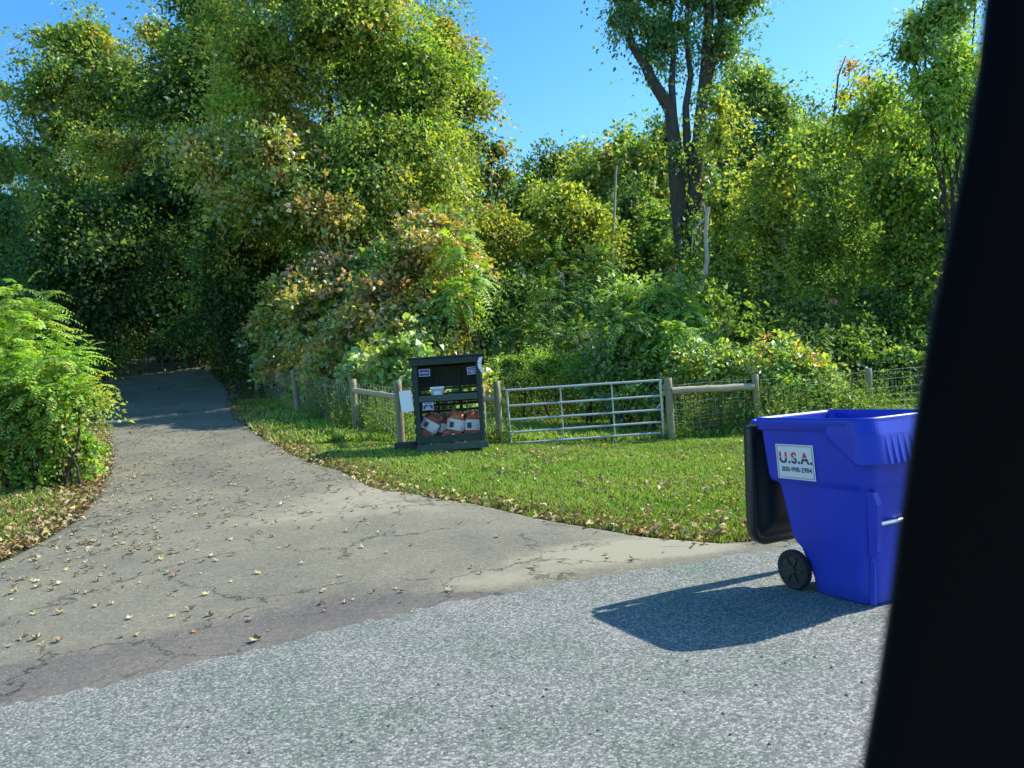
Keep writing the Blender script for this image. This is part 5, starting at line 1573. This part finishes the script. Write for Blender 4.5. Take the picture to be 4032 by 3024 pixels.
# ------------------------------------------------------------------ the car the view is taken from: window pillar
M_trim = plain('black_trim', (.002, .003, .005), .7, spec=.1)
M_paint = plain('dark_car_paint', (.012, .014, .016), .3)
car = empty('car', (.6, .45, 0), 0, 'black out of focus window pillar and door of the car the view is taken from', 'car')
co = Vector(car.location)
DPI = .42
edge_p = [(3925, -260), (3888, 0), (3862, 250), (3822, 520), (3772, 780), (3716, 1050), (3662, 1320), (3618, 1600), (3580, 1850), (3545, 2100), (3508, 2400), (3462, 2700), (3408, 3000), (3350, 3300), (3300, 3600)]
vs = []; fs = []
for (u, v) in edge_p:
    a = P(u, v, DPI); b = P(u + 12, v, DPI + .035); w = .30
    q = [a, a + Vector((.012, -.01, 0)), a + Vector((w, -.02, 0)), b + Vector((w, .05, 0)), b + Vector((.01, .02, 0)), b]
    vs += [p - co for p in q]
m = 6
for i in range(len(edge_p) - 1):
    for k_ in range(m):
        k2 = (k_ + 1) % m; fs.append((i * m + k_, i * m + k2, (i + 1) * m + k2, (i + 1) * m + k_))
fs += [tuple(range(m)), tuple(range((len(edge_p) - 1) * m, len(edge_p) * m))[::-1]]
mb = MB(); mb.add(vs, fs); mb.build('window_pillar', M_trim, car)
mb = MB(); mb.tube([P(u + 14, v, DPI + .045) - co for (u, v) in edge_p], .004, 8); mb.build('window_seal', M_rub, car)
mb = MB(); mb.bbox(-2.2, .35, -.02, .12, .3, .95, .02); mb.build('door_panel', M_paint, car)
mb = MB(); mb.bbox(-2.2, .6, -1.5, -.25, 1.74, 1.78, .01); mb.build('roof_edge', M_trim, car)

# ------------------------------------------------------------------ fallen leaves
def curled_leaf(seed):
    g = random.Random(seed)
    # lobed dry leaf, curled: fan of points round the centre
    k = 10; vs = [(0, 0, .012)]; cu = g.uniform(4, 11); cv = g.uniform(-3, 4)
    for i in range(k):
        a = 2 * math.pi * i / k; r = (.055 if i % 2 == 0 else .028) * g.uniform(.75, 1.2)
        x, y = r * math.cos(a), r * math.sin(a) * .75
        vs.append((x, y, .004 + abs(y) * cu * .1 + x * x * cu + cv * x * y + g.uniform(0, .006)))
    fs = [(0, 1 + i, 1 + (i + 1) % k) for i in range(k)]
    return vs, fs
leafcol = [(.50, .42, .25), (.38, .29, .15), (.58, .50, .32), (.30, .19, .10), (.50, .46, .20)]
M_dl = [plain('dry_leaf_tone', c, .75, noise=.35, scale=40) for c in leafcol]
protoL = []
for i in range(10):
    vs, fs = curled_leaf(i + 40)
    me = bpy.data.meshes.new('fallen_leaf'); me.from_pydata(vs, [], fs); me.materials.append(M_dl[i % 5])
    protoL.append((vs, fs, me))
g = np.random.default_rng(77)
cand = []
# on the driveway, thick near its left edge and towards the upper half
while len(cand) < 1500:
    u = g.uniform(0, 3000); v = 1680 + 900 * g.random() ** 1.5
    p = G(u, v)
    left = math.exp(-((u - (430 - .75 * max(0, v - 1900))) / 420) ** 2)
    mid = .5 * math.exp(-((v - 1900) / 170) ** 2) * (1 if u < 1500 else .25)
    if v > 2180: mid = .02; left *= .3
    if v > 2350: left *= .25
    if g.random() < left * .8 + mid * .55 + .012:
        if inside(np.array([p.x]), np.array([p.y]), polyD)[0] and p.y > edge_y(p.x):
            cand.append((p.x, p.y))
for (u, v) in ((1265, 2395), (1290, 2405), (1285, 2385), (690, 2360), (670, 2355), (810, 2355), (1010, 2540), (1000, 2545), (1060, 2235), (1015, 2270), (50, 2375), (160, 2290), (1800, 2100), (1630, 2425), (1550, 2080)):
    p = G(u, v); cand.append((p.x, p.y))
cand.sort(key=lambda c: c[0] ** 2 + c[1] ** 2)
Vs = []; Fs = []
for i, (x, y) in enumerate(cand):
    j = int(g.integers(0, 10)); s = float(g.uniform(.32, .85)); a = float(g.uniform(0, 6.28))
    z = float(terr(x, y)) + .024 + (.008 if y < edge_y(x) else 0)
    if i < 290:
        o = bpy.data.objects.new('fallen_leaf', protoL[j][2]); col.objects.link(o)
        o.location = (x, y, z); o.rotation_euler = (float(g.normal(0, .25)), float(g.normal(0, .25)), a); o.scale = (s, s, s)
        tag(o, 'single dry curled leaf lying on the asphalt driveway', 'fallen leaf', 'fallen leaves on the driveway')
    else:
        vs, fs, _m = protoL[j]
        M = Matrix.Translation((x, y, z)) @ Matrix.Rotation(a, 4, 'Z') @ Matrix.Scale(s, 4)
        n0 = len(Vs); Vs += [tuple(M @ Vector(q)) for q in vs]; Fs += [tuple(n0 + t for t in f) for f in fs]
me = bpy.data.meshes.new('leaf_litter'); me.from_pydata(Vs, [], Fs); me.materials.append(M_dl[0]); me.materials.append(M_dl[2]); me.materials.append(M_dl[3]); me.materials.append(M_dl[1])
me.polygons.foreach_set('material_index', [int((k_ // 10) * 7 % 4) for k_ in range(len(Fs))])
tag(link(bpy.data.objects.new('leaf_litter', me)), 'dry leaves scattered over the farther part of the driveway', 'leaf litter', None, 'stuff')

def litter(name, label, n, test, seed, size=(.05, .1), colset=None):
    g = np.random.default_rng(seed)
    x = np.zeros(0); y = np.zeros(0)
    while len(x) < n:
        xx, yy, ok = test(g, n * 3)
        x = np.concatenate([x, xx[ok]]); y = np.concatenate([y, yy[ok]])
    x = x[:n]; y = y[:n]; z = terr(x, y) + g.uniform(.025, .06, n)
    pos = np.stack([x, y, z], 1)
    d = g.normal(0, 1, (n, 3)); d[:, 2] *= .35
    ln = g.uniform(*size, n)
    V = leaf_verts(pos, d, unit(g.normal(0, .45, (n, 3)) + np.array([0, 0, 1.0])), ln, ln * .65, .35)
    cs = np.array(colset or [(.46, .34, .17), (.34, .22, .10), (.52, .44, .24), (.28, .15, .07), (.42, .36, .12)])
    c = cs[g.integers(0, len(cs), n)] * g.uniform(.7, 1.15, (n, 1))
    tag(fast_mesh(name, V, 4, c, M_dry), label, 'leaf litter', None, 'stuff')
def edge_band(Ed, sgn, w, r0=0, r1=150):
    def t(g, m):
        i = g.integers(r0, r1, m); off = g.normal(0, w, m)
        q = Ed[i]; x = q[:, 0] + sgn * np.abs(off) + g.normal(0, .05, m); y = q[:, 1] + g.uniform(-.15, .15, m)
        return x, y, (y > edge_y(x)) & (y < 30)
    return t
litter('leaf_litter', 'drift of tan leaves along the left edge of the driveway', 6500, edge_band(A, -1, .38), 401)
litter('leaf_litter', 'thin line of brown leaves along the right edge of the driveway', 1500, edge_band(B, 1, .22), 402)
def on_left(g, m):
    x = g.uniform(-13, -3.5, m); y = g.uniform(5, 15, m)
    return x, y, (~inside(x, y, polyD)) & (x < -3.8) & (y > edge_y(x) + .1) & (noise2(x, y, 1.7) > g.uniform(-1.2, 1.0, m))
litter('leaf_litter', 'tan leaves lying in the grass left of the driveway', 6500, on_left, 403)
def on_lawn(g, m):
    x = g.uniform(-4, 8, m); y = g.uniform(6, 15, m)
    return x, y, (~inside(x, y, polyD)) & (y > edge_y(x) + .1) & (noise2(x, y, 1.3, 3) + .9 * np.exp(-(y - edge_y(x)) / 1.5) > g.uniform(-.4, 1.6, m))
litter('leaf_litter', 'scattered brown leaves in the grass between road and fence', 2600, on_lawn, 404, (.04, .085))
# small stones and crumbs on the road
def crumbs():
    g = np.random.default_rng(9); mb = MB()
    for i in range(110):
        u, v = g.uniform(0, 3450), g.uniform(2450, 3010)
        p = G(u, v)
        if p.y > edge_y(p.x) - .1: continue
        s = g.uniform(.004, .011); a = g.uniform(0, 6.28); h = s * g.uniform(.5, 1)
        ring = [(p.x + s * g.uniform(.7, 1.2) * math.cos(a + t), p.y + s * g.uniform(.7, 1.2) * math.sin(a + t), .031) for t in np.linspace(0, 6.28, 6)[:-1]]
        mb.add(ring + [(p.x, p.y, .031 + h)], [(k, (k + 1) % 5, 5) for k in range(5)])
    o = mb.build('grit', plain('dark_grit', (.07, .065, .06), .9))
    tag(o, 'small dark stones and crumbs scattered on the road', 'grit', None, 'stuff')
crumbs()
